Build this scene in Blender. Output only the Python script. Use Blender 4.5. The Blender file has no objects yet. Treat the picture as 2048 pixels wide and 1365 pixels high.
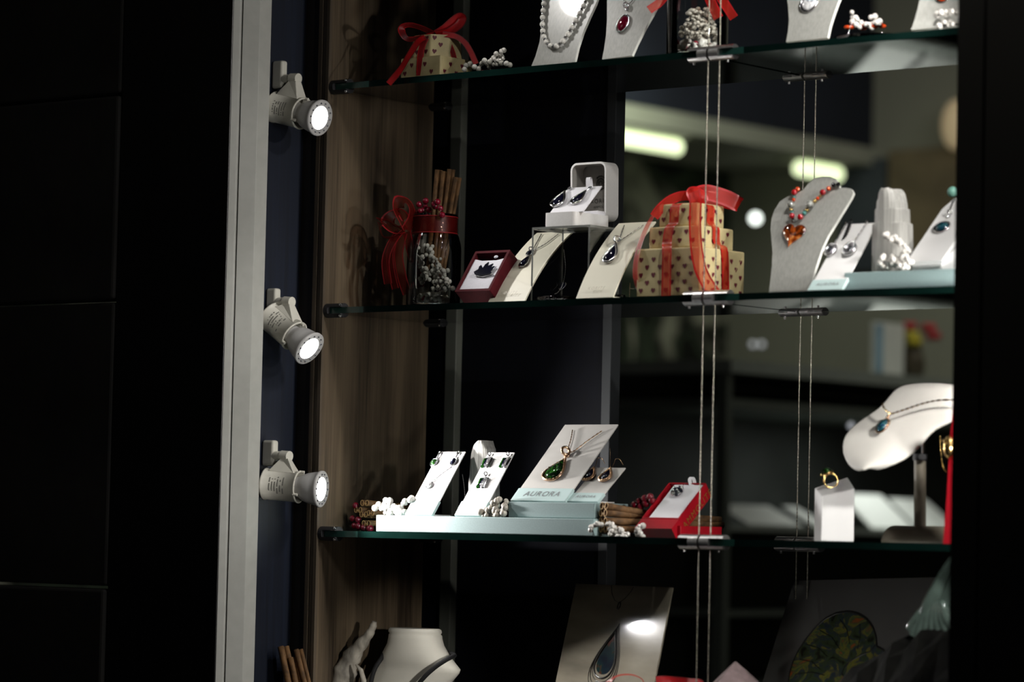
# Jewellery shop window at night: three glass shelves on steel cables, lit by track spotlights.
# World axes: X runs along the shelf fronts, Y goes back into the case, Z up; metres. Wood side panel at X = 0.
import bpy, math, random
from mathutils import Vector as V, Matrix
random.seed(7)
R = math.radians
sc = bpy.context.scene
COL = sc.collection

# ------------------------------------------------------------------ camera
FPX, YAW, PITCH, ROLL = 6837.26, 0.69182, 0.0571, 0.02236
CAM = V((3.21705, -3.47588, 0.00198))
fw = V((-math.sin(YAW)*math.cos(PITCH), math.cos(YAW)*math.cos(PITCH), math.sin(PITCH)))
r0 = V((math.cos(YAW), math.sin(YAW), 0)); u0 = r0.cross(fw)
RT = r0*math.cos(ROLL) + u0*math.sin(ROLL)
UP = -r0*math.sin(ROLL) + u0*math.cos(ROLL)
cd = bpy.data.cameras.new('camera'); cam = bpy.data.objects.new('camera', cd); COL.objects.link(cam)
M = Matrix.Identity(4)
for i in range(3):
    M[i][0], M[i][1], M[i][2], M[i][3] = RT[i], UP[i], -fw[i], CAM[i]
cam.matrix_world = M
cd.sensor_width = 36; cd.lens = FPX/2048*36; cd.clip_start = 0.05; cd.clip_end = 60
cd.dof.use_dof = True; cd.dof.focus_distance = 4.66; cd.dof.aperture_fstop = 3.6
sc.camera = cam

# real-world point seen in a given direction on a given real plane (used to read measurements off the photograph)
def ray(u, v): return (fw*FPX + RT*(u-1024) - UP*(v-682.5)).normalized()
def atY(u, v, y): d = ray(u, v); return CAM + d*((y-CAM.y)/d.y)
def atX(u, v, x): d = ray(u, v); return CAM + d*((x-CAM.x)/d.x)
def atP(u, v, p, n): d = ray(u, v); return CAM + d*((p-CAM).dot(n)/d.dot(n))
def fc(u, v, p): return atP(u, v, p, fw)

# ------------------------------------------------------------------ materials
def mat(name, col, rough=.5, metal=0., noise=0., nscale=40., spec=.5, coat=0., stretch=None, col2=None, bump=0., trans=0., emit=0., ecol=None, sss=0., sheen=0.):
    m = bpy.data.materials.new(name); m.use_nodes = True
    nt = m.node_tree; b = nt.nodes['Principled BSDF']
    b.inputs['Roughness'].default_value = rough; b.inputs['Metallic'].default_value = metal
    b.inputs['Specular IOR Level'].default_value = spec
    b.inputs['Coat Weight'].default_value = coat; b.inputs['Coat Roughness'].default_value = .05
    b.inputs['Transmission Weight'].default_value = trans
    if sss: b.inputs['Subsurface Weight'].default_value = sss; b.inputs['Subsurface Radius'].default_value = (.01, .01, .01); b.inputs['Subsurface Scale'].default_value = .5
    if emit: b.inputs['Emission Color'].default_value = (*(ecol or col), 1); b.inputs['Emission Strength'].default_value = emit
    tc = nt.nodes.new('ShaderNodeTexCoord'); mp = nt.nodes.new('ShaderNodeMapping')
    nz = nt.nodes.new('ShaderNodeTexNoise'); nz.inputs['Scale'].default_value = nscale; nz.inputs['Detail'].default_value = 4
    nt.links.new(tc.outputs['Object'], mp.inputs['Vector']); nt.links.new(mp.outputs['Vector'], nz.inputs['Vector'])
    if stretch: mp.inputs['Scale'].default_value = stretch
    rp = nt.nodes.new('ShaderNodeValToRGB')
    c2 = col2 or tuple(c*(1-noise) for c in col)
    rp.color_ramp.elements[0].color = (*c2, 1); rp.color_ramp.elements[1].color = (*col, 1)
    rp.color_ramp.elements[0].position = .35; rp.color_ramp.elements[1].position = .65
    nt.links.new(nz.outputs['Fac'], rp.inputs['Fac']); nt.links.new(rp.outputs['Color'], b.inputs['Base Color'])
    if bump:
        bp = nt.nodes.new('ShaderNodeBump'); bp.inputs['Strength'].default_value = bump; bp.inputs['Distance'].default_value = .002
        nt.links.new(nz.outputs['Fac'], bp.inputs['Height']); nt.links.new(bp.outputs['Normal'], b.inputs['Normal'])
    return m

def glassmat(name, tint=(.95, .98, .96), rough=.02, ior=1.5, gl=(1, 1, 1), scale=1.0):
    m = bpy.data.materials.new(name); m.use_nodes = True; nt = m.node_tree
    nt.nodes.remove(nt.nodes['Principled BSDF']); out = nt.nodes['Material Output']
    t = nt.nodes.new('ShaderNodeBsdfTransparent'); t.inputs['Color'].default_value = (*tint, 1)
    g = nt.nodes.new('ShaderNodeBsdfGlossy'); g.inputs['Roughness'].default_value = rough; g.inputs['Color'].default_value = (*gl, 1)
    f = nt.nodes.new('ShaderNodeFresnel'); f.inputs['IOR'].default_value = ior
    mu = nt.nodes.new('ShaderNodeMath'); mu.operation = 'MULTIPLY'; mu.inputs[1].default_value = scale; mu.use_clamp = True
    mx = nt.nodes.new('ShaderNodeMixShader')
    nt.links.new(f.outputs[0], mu.inputs[0]); nt.links.new(mu.outputs[0], mx.inputs[0])
    nt.links.new(t.outputs[0], mx.inputs[1]); nt.links.new(g.outputs[0], mx.inputs[2]); nt.links.new(mx.outputs[0], out.inputs['Surface'])
    return m

def sheermat(name, col, alpha):
    """thin woven cloth: part of the light goes straight through, part is scattered both ways"""
    m = bpy.data.materials.new(name); m.use_nodes = True; nt = m.node_tree
    b = nt.nodes['Principled BSDF']; out = nt.nodes['Material Output']
    b.inputs['Base Color'].default_value = (*col, 1); b.inputs['Roughness'].default_value = .4
    tl = nt.nodes.new('ShaderNodeBsdfTranslucent'); tl.inputs['Color'].default_value = (*col, 1)
    t = nt.nodes.new('ShaderNodeBsdfTransparent'); t.inputs['Color'].default_value = (1, .72, .6, 1)
    a = nt.nodes.new('ShaderNodeMixShader'); a.inputs[0].default_value = .35
    c = nt.nodes.new('ShaderNodeMixShader'); c.inputs[0].default_value = alpha
    nt.links.new(b.outputs[0], a.inputs[1]); nt.links.new(tl.outputs[0], a.inputs[2])
    nt.links.new(t.outputs[0], c.inputs[1]); nt.links.new(a.outputs[0], c.inputs[2]); nt.links.new(c.outputs[0], out.inputs['Surface'])
    return m

def woodmat(name, dark, light):
    m = bpy.data.materials.new(name); m.use_nodes = True; nt = m.node_tree; b = nt.nodes['Principled BSDF']
    b.inputs['Roughness'].default_value = .45
    tc = nt.nodes.new('ShaderNodeTexCoord'); mp = nt.nodes.new('ShaderNodeMapping'); mp.inputs['Scale'].default_value = (30, 30, 1.6)
    n1 = nt.nodes.new('ShaderNodeTexNoise'); n1.inputs['Scale'].default_value = 1; n1.inputs['Detail'].default_value = 5; n1.inputs['Distortion'].default_value = .6
    mp2 = nt.nodes.new('ShaderNodeMapping'); mp2.inputs['Scale'].default_value = (300, 300, 8)
    n2 = nt.nodes.new('ShaderNodeTexNoise'); n2.inputs['Scale'].default_value = 1; n2.inputs['Detail'].default_value = 3
    ad = nt.nodes.new('ShaderNodeMath'); ad.operation = 'MULTIPLY_ADD'; ad.inputs[1].default_value = .45
    rp = nt.nodes.new('ShaderNodeValToRGB'); rp.color_ramp.elements[0].position = .5; rp.color_ramp.elements[1].position = .9
    rp.color_ramp.elements[0].color = (*dark, 1); rp.color_ramp.elements[1].color = (*light, 1)
    L = nt.links.new
    L(tc.outputs['Object'], mp.inputs[0]); L(mp.outputs[0], n1.inputs['Vector']); L(tc.outputs['Object'], mp2.inputs[0]); L(mp2.outputs[0], n2.inputs['Vector'])
    L(n2.outputs['Fac'], ad.inputs[0]); L(n1.outputs['Fac'], ad.inputs[2]); L(ad.outputs[0], rp.inputs['Fac']); L(rp.outputs['Color'], b.inputs['Base Color'])
    return m

def frostmat(name, col, alpha):
    m = mat(name, col, .32, noise=.22, nscale=1, stretch=(420, 420, 9), spec=.5, coat=.6)
    nt = m.node_tree; b = nt.nodes['Principled BSDF']; out = nt.nodes['Material Output']
    tl = nt.nodes.new('ShaderNodeBsdfTranslucent'); tl.inputs['Color'].default_value = (*col, 1)
    t = nt.nodes.new('ShaderNodeBsdfTransparent')
    a = nt.nodes.new('ShaderNodeMixShader'); a.inputs[0].default_value = .3
    c = nt.nodes.new('ShaderNodeMixShader'); c.inputs[0].default_value = alpha
    nt.links.new(b.outputs[0], a.inputs[1]); nt.links.new(tl.outputs[0], a.inputs[2])
    nt.links.new(t.outputs[0], c.inputs[1]); nt.links.new(a.outputs[0], c.inputs[2]); nt.links.new(c.outputs[0], out.inputs['Surface'])
    return m

def voromat(name, cols, scale, rough=.3, coat=.5):
    m = bpy.data.materials.new(name); m.use_nodes = True; nt = m.node_tree; b = nt.nodes['Principled BSDF']
    b.inputs['Roughness'].default_value = rough; b.inputs['Coat Weight'].default_value = coat
    tc = nt.nodes.new('ShaderNodeTexCoord'); n = nt.nodes.new('ShaderNodeTexNoise'); n.inputs['Scale'].default_value = scale; n.inputs['Detail'].default_value = 6; n.inputs['Distortion'].default_value = 1.2
    rp = nt.nodes.new('ShaderNodeValToRGB'); e = rp.color_ramp.elements
    for i, (p, c) in enumerate(cols):
        x = e[i] if i < 2 else e.new(p)
        x.position = p; x.color = (*c, 1)
    nt.links.new(tc.outputs['Object'], n.inputs['Vector']); nt.links.new(n.outputs['Fac'], rp.inputs['Fac']); nt.links.new(rp.outputs['Color'], b.inputs['Base Color'])
    return m

m_glass = glassmat('shelf_glass', (.97, .985, .975), .015, 1.5)
m_gedge = mat('shelf_glass_edge', (.003, .013, .0105), .08, noise=.75, nscale=5, spec=.4, stretch=(1, 1, 1))
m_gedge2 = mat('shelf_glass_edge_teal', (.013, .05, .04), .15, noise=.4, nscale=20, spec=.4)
m_clear = glassmat('clear_glass', (.975, .985, .98), .03, 1.45)
m_crystal = glassmat('cut_crystal', (.9, .93, .92), .02, 1.9, scale=1.6)
m_acr = glassmat('clear_acrylic', (.97, .975, .97), .03, 1.4, scale=.22)
m_acre = mat('acrylic_edge', (.25, .26, .24), .2, noise=.4, nscale=30)
m_frost = frostmat('frosted_acrylic', (.60, .60, .56), .86)
m_froste = mat('frosted_acrylic_edge', (.85, .86, .80), .3, noise=.1)
m_steel = mat('brushed_steel', (.62, .61, .60), .32, 1., noise=.2, nscale=200)
m_chrome = mat('chrome', (.85, .84, .84), .12, 1., noise=.05)
m_cable = mat('steel_cable', (.46, .44, .35), .4, .7, noise=.75, nscale=450)
m_rubber = mat('black_rubber', (.012, .012, .014), .6, noise=.3)
m_wood = woodmat('walnut_wood', (.026, .018, .011), (.135, .098, .060))
m_woodtrim = woodmat('walnut_trim', (.035, .026, .017), (.115, .088, .06))
m_darkwood = woodmat('dark_stained_wood', (.006, .0045, .003), (.02, .016, .011))
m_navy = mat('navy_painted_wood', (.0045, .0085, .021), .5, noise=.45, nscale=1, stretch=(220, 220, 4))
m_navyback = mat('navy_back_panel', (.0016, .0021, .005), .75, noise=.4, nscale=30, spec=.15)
m_strip = mat('grey_green_strip', (.11, .115, .095), .5, noise=.15, nscale=6)
m_strip2 = mat('slate_strip', (.016, .019, .021), .7, noise=.15, nscale=6)
m_white = mat('white_painted_wood', (.43, .43, .395), .5, noise=.07, nscale=60, bump=.08)
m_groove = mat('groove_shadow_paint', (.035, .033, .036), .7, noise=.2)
m_black = mat('black_painted_frame', (.0025, .0025, .0025), .35, noise=.3, nscale=12)
m_stone = mat('dark_stone', (.0062, .0054, .004), .9, noise=.75, nscale=14, bump=.5)
m_case = mat('case_floor', (.012, .013, .013), .4, noise=.3)
m_lamp = mat('ivory_lamp_plastic', (.66, .64, .56), .38, noise=.06, nscale=90)
m_lampgrey = mat('bulb_grey_housing', (.52, .51, .50), .35, noise=.08, nscale=60)
m_print = mat('grey_print', (.16, .155, .14), .6, noise=.2)
m_lens = mat('lit_lens', (1, 1, 1), .3, emit=14, ecol=(.97, .97, 1.0))
m_dot = mat('dark_vent_holes', (.03, .03, .035), .5)
m_kraft = mat('cream_wrapping_paper', (.62, .52, .27), .55, noise=.16, nscale=55, bump=.25)
m_heart = mat('maroon_heart_print', (.13, .008, .022), .55, noise=.2)
m_satin = mat('red_satin_ribbon', (.50, .008, .012), .35, noise=.3, nscale=60)
m_sheer = sheermat('red_organza', (.62, .022, .012), .62)
m_sheerd = sheermat('deep_red_organza', (.13, .004, .003), .6)
m_darksatin = mat('deep_red_ribbon', (.24, .005, .008), .5, noise=.3, nscale=80)
m_berry = mat('red_pearl_berry', (.20, .004, .018), .18, noise=.3, coat=.6)
m_cinn = mat('cinnamon_bark', (.20, .10, .035), .75, noise=.6, nscale=1, stretch=(90, 90, 90), bump=.4)
m_cinnin = mat('cinnamon_cut_end', (.55, .33, .12), .7, noise=.3, nscale=120)
m_pearl = mat('white_pearl', (.82, .79, .74), .18, noise=.06, coat=.5)
m_pearlc = mat('clear_pearl', (.60, .58, .52), .12, noise=.15, coat=.8)
m_stonebead = mat('white_stone_bead', (.85, .83, .77), .3, noise=.14, nscale=220, coat=.3)
m_chip = mat('frosted_chip', (.60, .555, .48), .4, noise=.2, nscale=150, coat=.3)
m_silver = mat('silver', (.80, .79, .80), .16, 1., noise=.1, nscale=200)
m_gold = mat('gold', (.85, .58, .22), .22, 1., noise=.15, nscale=200)
m_rgold = mat('rose_gold', (.85, .55, .35), .22, 1., noise=.15, nscale=200)
m_gem = mat('black_gem', (.004, .004, .012), .08, noise=.3, spec=.28)
m_ruby = mat('ruby_cabochon', (.13, .002, .016), .1, noise=.3, nscale=60, coat=1.)
m_amber = voromat('amber_glass', [(.36, (.012, .004, .002)), (.46, (.10, .016, .002)), (.55, (.34, .06, .006)), (.66, (.75, .34, .10))], 60, .08, 1.)
m_ammol = voromat('green_ammolite', [(.36, (.004, .006, .004)), (.5, (.006, .035, .006)), (.58, (.03, .16, .012)), (.7, (.004, .012, .02))], 90, .06, 1.)
m_opal = voromat('blue_opal', [(.36, (.004, .008, .05)), (.46, (.008, .08, .06)), (.55, (.006, .014, .10)), (.68, (.08, .28, .16))], 160, .06, 1.)
m_howl = voromat('grey_veined_stone', [(.36, (.05, .06, .09)), (.48, (.55, .55, .56)), (.56, (.75, .74, .74)), (.66, (.25, .26, .3))], 100, .15, .8)
m_redbead = mat('red_bead', (.36, .006, .010), .15, noise=.25, nscale=80, coat=.8)
m_orange = mat('orange_crystal', (.60, .06, .01), .1, noise=.3, nscale=120, coat=1.)
m_teal = mat('turquoise_bead', (.06, .22, .20), .4, noise=.5, nscale=200)
m_turq = mat('pale_turquoise', (.25, .55, .45), .35, noise=.3, nscale=200)
m_mottle = voromat('speckled_bead', [(.4, (.01, .01, .01)), (.48, (.35, .36, .32)), (.55, (.02, .02, .02)), (.62, (.6, .6, .55))], 260, .1, 1.)
m_blackbead = mat('black_bead', (.006, .006, .007), .12, noise=.3, coat=.8)
m_card = mat('cream_card', (.80, .765, .62), .5, noise=.025, nscale=30)
m_wcard = mat('white_card', (.82, .81, .80), .5, noise=.02, nscale=30)
m_gcard = mat('pale_grey_card', (.62, .60, .565), .5, noise=.03, nscale=30)
m_aqua = mat('aqua_card_band', (.50, .64, .63), .5, noise=.03, nscale=40)
m_aquabox = mat('aqua_cloth_box', (.30, .415, .415), .65, noise=.10, nscale=500)
m_ltext = mat('pale_lettering', (.50, .46, .36), .5)
m_gtext = mat('grey_lettering', (.26, .27, .28), .35, .4)
m_goldtext = mat('gold_lettering', (.55, .30, .06), .3, .7)
m_redbox = mat('red_paper_box', (.34, .006, .014), .28, noise=.12, nscale=120, spec=.5)
m_maroonbox = mat('maroon_leather_box', (.075, .006, .010), .75, noise=.2, nscale=120, spec=.12)
m_velvet = mat('white_velvet', (.74, .73, .78), .8, noise=.06, nscale=300)
m_satinwhite = mat('white_satin_insert', (.78, .77, .80), .5, noise=.05, nscale=40)
m_boxwhite = mat('white_leatherette', (.74, .73, .71), .42, noise=.05, nscale=400, bump=.05)
m_boxin = mat('grey_lid_lining', (.34, .325, .30), .7, noise=.06, nscale=200)
m_emb = mat('embossed_silver', (.22, .22, .21), .3, .8, noise=.5, nscale=300)
m_selen = mat('selenite', (.47, .46, .43), .4, noise=.34, nscale=1, stretch=(320, 320, 14), sss=.2, bump=.35)
m_bust = mat('ivory_bust', (.72, .69, .60), .55, noise=.03, nscale=60)
m_bustw = mat('white_bust', (.83, .80, .74), .5, noise=.03, nscale=60)
m_pole = mat('taupe_pole', (.20, .175, .13), .5, noise=.1)
m_cordb = mat('black_cord', (.004, .004, .005), .8, noise=.3, nscale=200)
m_drift = mat('driftwood', (.46, .42, .35), .8, noise=.7, nscale=1, stretch=(60, 60, 22), bump=.6)
m_quartz = mat('rose_quartz', (.36, .27, .27), .25, noise=.3, nscale=70, coat=.5)
m_rock = mat('dark_rock', (.007, .007, .0055), .9, spec=.15, noise=.8, nscale=50, bump=.8)
m_greenglass = mat('pale_green_glass', (.15, .21, .18), .12, noise=.3, nscale=40, coat=1., trans=.4)
m_photo = mat('glossy_photo_print', (.46, .41, .31), .10, noise=.45, nscale=5, coat=1., stretch=(1, 1, 4))
m_photo2 = mat('matt_photo_print', (.075, .073, .070), .45, noise=.25, nscale=4)
m_inkgrey = mat('grey_ink', (.10, .095, .09), .12, noise=.4, nscale=30)
m_inklt = mat('pale_ink', (.40, .36, .29), .35, noise=.3, nscale=60)
m_inkgem = voromat('printed_gem_ink', [(.38, (.004, .008, .018)), (.5, (.006, .02, .03)), (.57, (.01, .035, .025)), (.66, (.10, .016, .008))], 40, .09, .0)
m_amm = voromat('ammonite_ink', [(.33, (.004, .004, .003)), (.44, (.03, .045, .018)), (.50, (.012, .02, .035)), (.56, (.12, .11, .015)), (.62, (.02, .06, .03)), (.7, (.22, .05, .008))], 42, .35, .3)
m_inkblack = mat('black_ink', (.006, .006, .005), .5, noise=.3)

# ------------------------------------------------------------------ mesh builder (world coordinates)
def frame_of(ax):
    ax = ax.normalized(); t = V((0, 0, 1)) if abs(ax.z) < .9 else V((1, 0, 0))
    a = ax.cross(t).normalized(); return a, ax.cross(a).normalized()

class MB:
    def __init__(s): s.v, s.f, s.m, s.s = [], [], [], []
    def add(s, vs, fs, mi=0, sm=False):
        b = len(s.v); s.v += [V(p) for p in vs]
        for f in fs: s.f.append([b+i for i in f]); s.m.append(mi); s.s.append(sm)
        return s
    def box(s, lo, hi, mi=0):
        (a, b, c), (d, e, g) = lo, hi
        return s.add([(a,b,c),(d,b,c),(d,e,c),(a,e,c),(a,b,g),(d,b,g),(d,e,g),(a,e,g)],
                     [(3,2,1,0),(4,5,6,7),(0,1,5,4),(1,2,6,5),(2,3,7,6),(3,0,4,7)], mi)
    def fbox(s, fr, a0, a1, b0, b1, c0, c1, mi=0):
        p = [fr(a,b,c) for c in (c0,c1) for a,b in ((a0,b0),(a1,b0),(a1,b1),(a0,b1))]
        return s.add(p, [(3,2,1,0),(4,5,6,7),(0,1,5,4),(1,2,6,5),(2,3,7,6),(3,0,4,7)], mi)
    def prism(s, pts, off, mi=0, side=None, cap=True):
        n = len(pts); q = [p+off for p in pts]
        fs = [tuple(range(n)), tuple(range(2*n-1, n-1, -1))] if cap else []
        if fs: s.add(pts+q, fs, mi)
        return s.add(pts+q, [(i, n+i, n+(i+1) % n, (i+1) % n) for i in range(n)], mi if side is None else side)
    def tube(s, path, r, n=8, closed=False, mi=0, caps=True, sm=True, flat=1.):
        path = [V(p) for p in path]; N = len(path); rr = r if isinstance(r, (list, tuple)) else [r]*N
        vs, prev = [], None
        for i, p in enumerate(path):
            if closed: t = path[(i+1) % N]-path[i-1]
            else: t = path[min(i+1, N-1)]-path[max(i-1, 0)]
            t = t.normalized() if t.length > 1e-9 else V((0,0,1))
            if prev is None: a, _ = frame_of(t)
            else:
                a = prev-t*prev.dot(t); a = a.normalized() if a.length > 1e-6 else frame_of(t)[0]
            prev = a; b = t.cross(a)
            vs += [p+(a*math.cos(2*math.pi*k/n)+b*math.sin(2*math.pi*k/n)*flat)*rr[i] for k in range(n)]
        fs = [(i*n+k, i*n+(k+1) % n, ((i+1) % N)*n+(k+1) % n, ((i+1) % N)*n+k) for i in range(N if closed else N-1) for k in range(n)]
        s.add(vs, fs, mi, sm)
        if caps and not closed: s.add(vs[:n], [tuple(range(n-1, -1, -1))], mi); s.add(vs[-n:], [tuple(range(n))], mi)
        return s
    def lathe(s, prof, c, ax=V((0,0,1)), n=32, mi=0, sm=True, sx=1.):
        a, b = frame_of(ax); ax = ax.normalized(); vs = []
        for r, z in prof: vs += [c+ax*z+(a*math.cos(2*math.pi*k/n)*sx+b*math.sin(2*math.pi*k/n))*r for k in range(n)]
        return s.add(vs, [(i*n+k, i*n+(k+1) % n, (i+1)*n+(k+1) % n, (i+1)*n+k) for i in range(len(prof)-1) for k in range(n)], mi, sm)
    def ball(s, c, r, n=10, mi=0, sc3=(1,1,1), rings=None):
        m = rings or max(5, n//2+1); c = V(c); vs = [c+V((0,0,-r*sc3[2]))]
        for i in range(1, m):
            ph = -math.pi/2+math.pi*i/m
            vs += [c+V((r*sc3[0]*math.cos(ph)*math.cos(2*math.pi*k/n), r*sc3[1]*math.cos(ph)*math.sin(2*math.pi*k/n), r*sc3[2]*math.sin(ph))) for k in range(n)]
        vs.append(c+V((0,0,r*sc3[2]))); L = len(vs)-1
        fs = [(0, 1+(k+1) % n, 1+k) for k in range(n)]
        fs += [(1+i*n+k, 1+i*n+(k+1) % n, 1+(i+1)*n+(k+1) % n, 1+(i+1)*n+k) for i in range(m-2) for k in range(n)]
        fs += [(L, L-n+k, L-n+(k+1) % n) for k in range(n)]
        return s.add(vs, fs, mi, True)
    def torus(s, c, R_, r, ax, n=20, m=8, mi=0, sx=1.):
        a, b = frame_of(ax)
        return s.tube([V(c)+(a*math.cos(2*math.pi*k/n)*sx+b*math.sin(2*math.pi*k/n))*R_ for k in range(n)], r, m, True, mi)
    def strip(s, path, side, w, mc=0, me=1, edge=.12):
        """ribbon: centre lane mc, woven edges me"""
        vs, n = [], len(path)
        for i, p in enumerate(path):
            sd = side[i] if isinstance(side, list) else side
            for t in (-.5, -.5+edge, .5-edge, .5): vs.append(V(p)+sd.normalized()*w*t)
        for k, mi in ((0, me), (1, mc), (2, me)):
            s.add(vs, [(i*4+k, i*4+k+1, i*4+k+5, i*4+k+4) for i in range(n-1)], mi, True)
        return s
    def loft(s, rows, mi=0, closed=False, sm=True, caps=False):
        n = len(rows[0]); vs = [p for r in rows for p in r]; m = n if closed else n-1
        s.add(vs, [(i*n+k, i*n+(k+1) % n, (i+1)*n+(k+1) % n, (i+1)*n+k) for i in range(len(rows)-1) for k in range(m)], mi, sm)
        if caps: s.add(rows[0], [tuple(range(n-1, -1, -1))], mi); s.add(rows[-1], [tuple(range(n))], mi)
        return s
    def cab(s, fr, pts, H, mi=0, c0=0., rings=5):
        """domed stone with the given outline, lying on the plane of a frame"""
        n = len(pts); ca = sum(p[0] for p in pts)/n; cb = sum(p[1] for p in pts)/n; rows = []
        for i in range(rings+1):
            t = i/rings; k = math.cos(t*math.pi/2); h = math.sin(t*math.pi/2)
            k = max(k, .02)
            rows.append([fr(ca+(a-ca)*k, cb+(b-cb)*k, c0+H*h) for a, b in pts])
        s.loft(rows, mi, True); return s.add(rows[-1], [tuple(range(n))], mi, True)
    def build(s, name, mats, parent=None, bevel=0., solid=0., sub=0, label=None, org=None, seg=2):
        me = bpy.data.meshes.new(name)
        o0 = WL[parent.name] if parent else (V(org) if org is not None else V((0,0,0)))
        me.from_pydata([tuple(p-o0) for p in s.v], [], s.f)
        for m in (mats if isinstance(mats, (list, tuple)) else [mats]): me.materials.append(m)
        for p, mi, sm in zip(me.polygons, s.m, s.s): p.material_index = mi; p.use_smooth = sm
        me.validate(); me.update()
        ob = bpy.data.objects.new(name, me); COL.objects.link(ob)
        if parent: ob.parent = parent
        else: ob.location = o0
        WL[ob.name] = o0
        if solid: md = ob.modifiers.new('solid', 'SOLIDIFY'); md.thickness = abs(solid); md.offset = 1 if solid > 0 else -1
        if bevel: md = ob.modifiers.new('bevel', 'BEVEL'); md.width = bevel; md.segments = seg; md.limit_method = 'ANGLE'
        if sub: md = ob.modifiers.new('sub', 'SUBSURF'); md.levels = sub; md.render_levels = sub
        if label: ob['label'] = label
        return ob
WL = {}

def tag(o, label, cat, group=None, kind=None):
    o['label'] = label; o['category'] = cat
    if group: o['group'] = group
    if kind: o['kind'] = kind
    return o
def thing(name, label, cat, loc, group=None):
    o = bpy.data.objects.new(name, None); COL.objects.link(o); o.location = V(loc); o.empty_display_size = .02
    WL[o.name] = V(loc); return tag(o, label, cat, group)
def struct(mb, name, mats, bevel=0.):
    o = mb.build(name, mats, None, bevel); o['kind'] = 'structure'; return o
def dup(root, delta, label, group=None):
    c = root.copy(); COL.objects.link(c); c.location = root.location+V(delta); c['label'] = label
    if group: c['group'] = group
    for ch in list(root.children):
        k = ch.copy(); COL.objects.link(k); k.parent = c
        for g in list(ch.children):
            q = g.copy(); COL.objects.link(q); q.parent = k
    return c

class Frame:
    """a flat (or gently bowed) surface: a runs along x, b along y, c off the face"""
    def __init__(s, o, x, y, bow=0., L=1.):
        s.o, s.x = V(o), V(x).normalized(); y = V(y); s.y = (y-s.x*y.dot(s.x)).normalized(); s.n = s.x.cross(s.y); s.bow, s.L = bow, L
    def __call__(s, a, b, c=0.):
        if s.bow: c = c+s.bow*4*(b/s.L)*(1-b/s.L)
        return s.o+s.x*a+s.y*b+s.n*c
    def uv(s, u, v):
        c = 0.
        for _ in range(4):
            p = atP(u, v, s.o+s.n*c, s.n)-s.o; b = p.dot(s.y)
            if not s.bow: break
            c = s.bow*4*(b/s.L)*(1-b/s.L)
        return p.dot(s.x), b
def card_frame(bl, br, tl, y0, zb, bow=0.):
    B = atY(*bl, y0); B.z = zb; C = atY(*br, y0); C.z = zb
    x = (C-B).normalized(); T = atP(*tl, B, x)
    L = (T-B).length; f = Frame(B, x, T-B, bow, L); f.w, f.L = (C-B).length, L; return f
def resample(pts, n):
    pts = [V(p) for p in pts]; out = []; m = len(pts)
    for i in range(n):
        t = i/(n-1)*(m-1); k = min(int(t), m-2); f = t-k
        p0, p1, p2, p3 = pts[max(k-1,0)], pts[k], pts[k+1], pts[min(k+2,m-1)]
        out.append(.5*((2*p1)+(p2-p0)*f+(2*p0-5*p1+4*p2-p3)*f*f+(3*p1-p0-3*p2+p3)*f**3))
    return out
def rrect(w, h, r, n=5, cx=0., cy=0.):
    p = []
    for (x, y, a0) in ((w/2-r,h/2-r,0),(-w/2+r,h/2-r,90),(-w/2+r,-h/2+r,180),(w/2-r,-h/2+r,270)):
        p += [(cx+x+r*math.cos(R(a0+90*i/n)), cy+y+r*math.sin(R(a0+90*i/n))) for i in range(n+1)]
    return p
def ell(w, h, n=20): return [(w/2*math.cos(2*math.pi*i/n), h/2*math.sin(2*math.pi*i/n)) for i in range(n)]
def drop(w, h, n=24, p=1.5):
    """pear outline, point up"""
    o = []
    for i in range(n):
        t = 2*math.pi*i/n; o.append((w/2*1.3*math.sin(t)*math.sin(t/2)**p, h/2*math.cos(t)))
    return o
def heart(w, h, n=24):
    o = []
    for i in range(n):
        t = 2*math.pi*i/n
        o.append((w/32*16*math.sin(t)**3, h/29*(13*math.cos(t)-5*math.cos(2*t)-2*math.cos(3*t)-math.cos(4*t)+2.4)))
    return o
def place(pts, a, b, rot=0.):
    c, s = math.cos(rot), math.sin(rot); return [(a+x*c-y*s, b+x*s+y*c) for x, y in pts]
def chain(mb, pts, r=.0006, n=None, mi=0):
    L = sum((V(pts[i+1])-V(pts[i])).length for i in range(len(pts)-1)); n = n or max(8, int(L/(r*2.4)))
    q = resample(pts, n); return mb.tube(q, [r if i % 2 else r*.45 for i in range(n)], 5, False, mi)
def text(fr, s, a, b, size, c, name, m, parent, spacing=1.1, shear=0., align='CENTER', rot=0.):
    cu = bpy.data.curves.new(name, 'FONT'); cu.body = s; cu.size = size; cu.space_character = spacing; cu.shear = shear
    cu.align_x = align; cu.align_y = 'CENTER'; cu.resolution_u = 3
    ob = bpy.data.objects.new('tmp', cu); COL.objects.link(ob)
    me = bpy.data.meshes.new_from_object(ob.evaluated_get(bpy.context.evaluated_depsgraph_get()))
    mb = MB(); cs, sn = math.cos(rot), math.sin(rot)
    mb.add([fr(a+v.co.x*cs-v.co.y*sn, b+v.co.x*sn+v.co.y*cs, c) for v in me.vertices], [tuple(p.vertices) for p in me.polygons])
    bpy.data.objects.remove(ob); bpy.data.curves.remove(cu); bpy.data.meshes.remove(me)
    return mb.build(name, m, parent)
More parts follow.
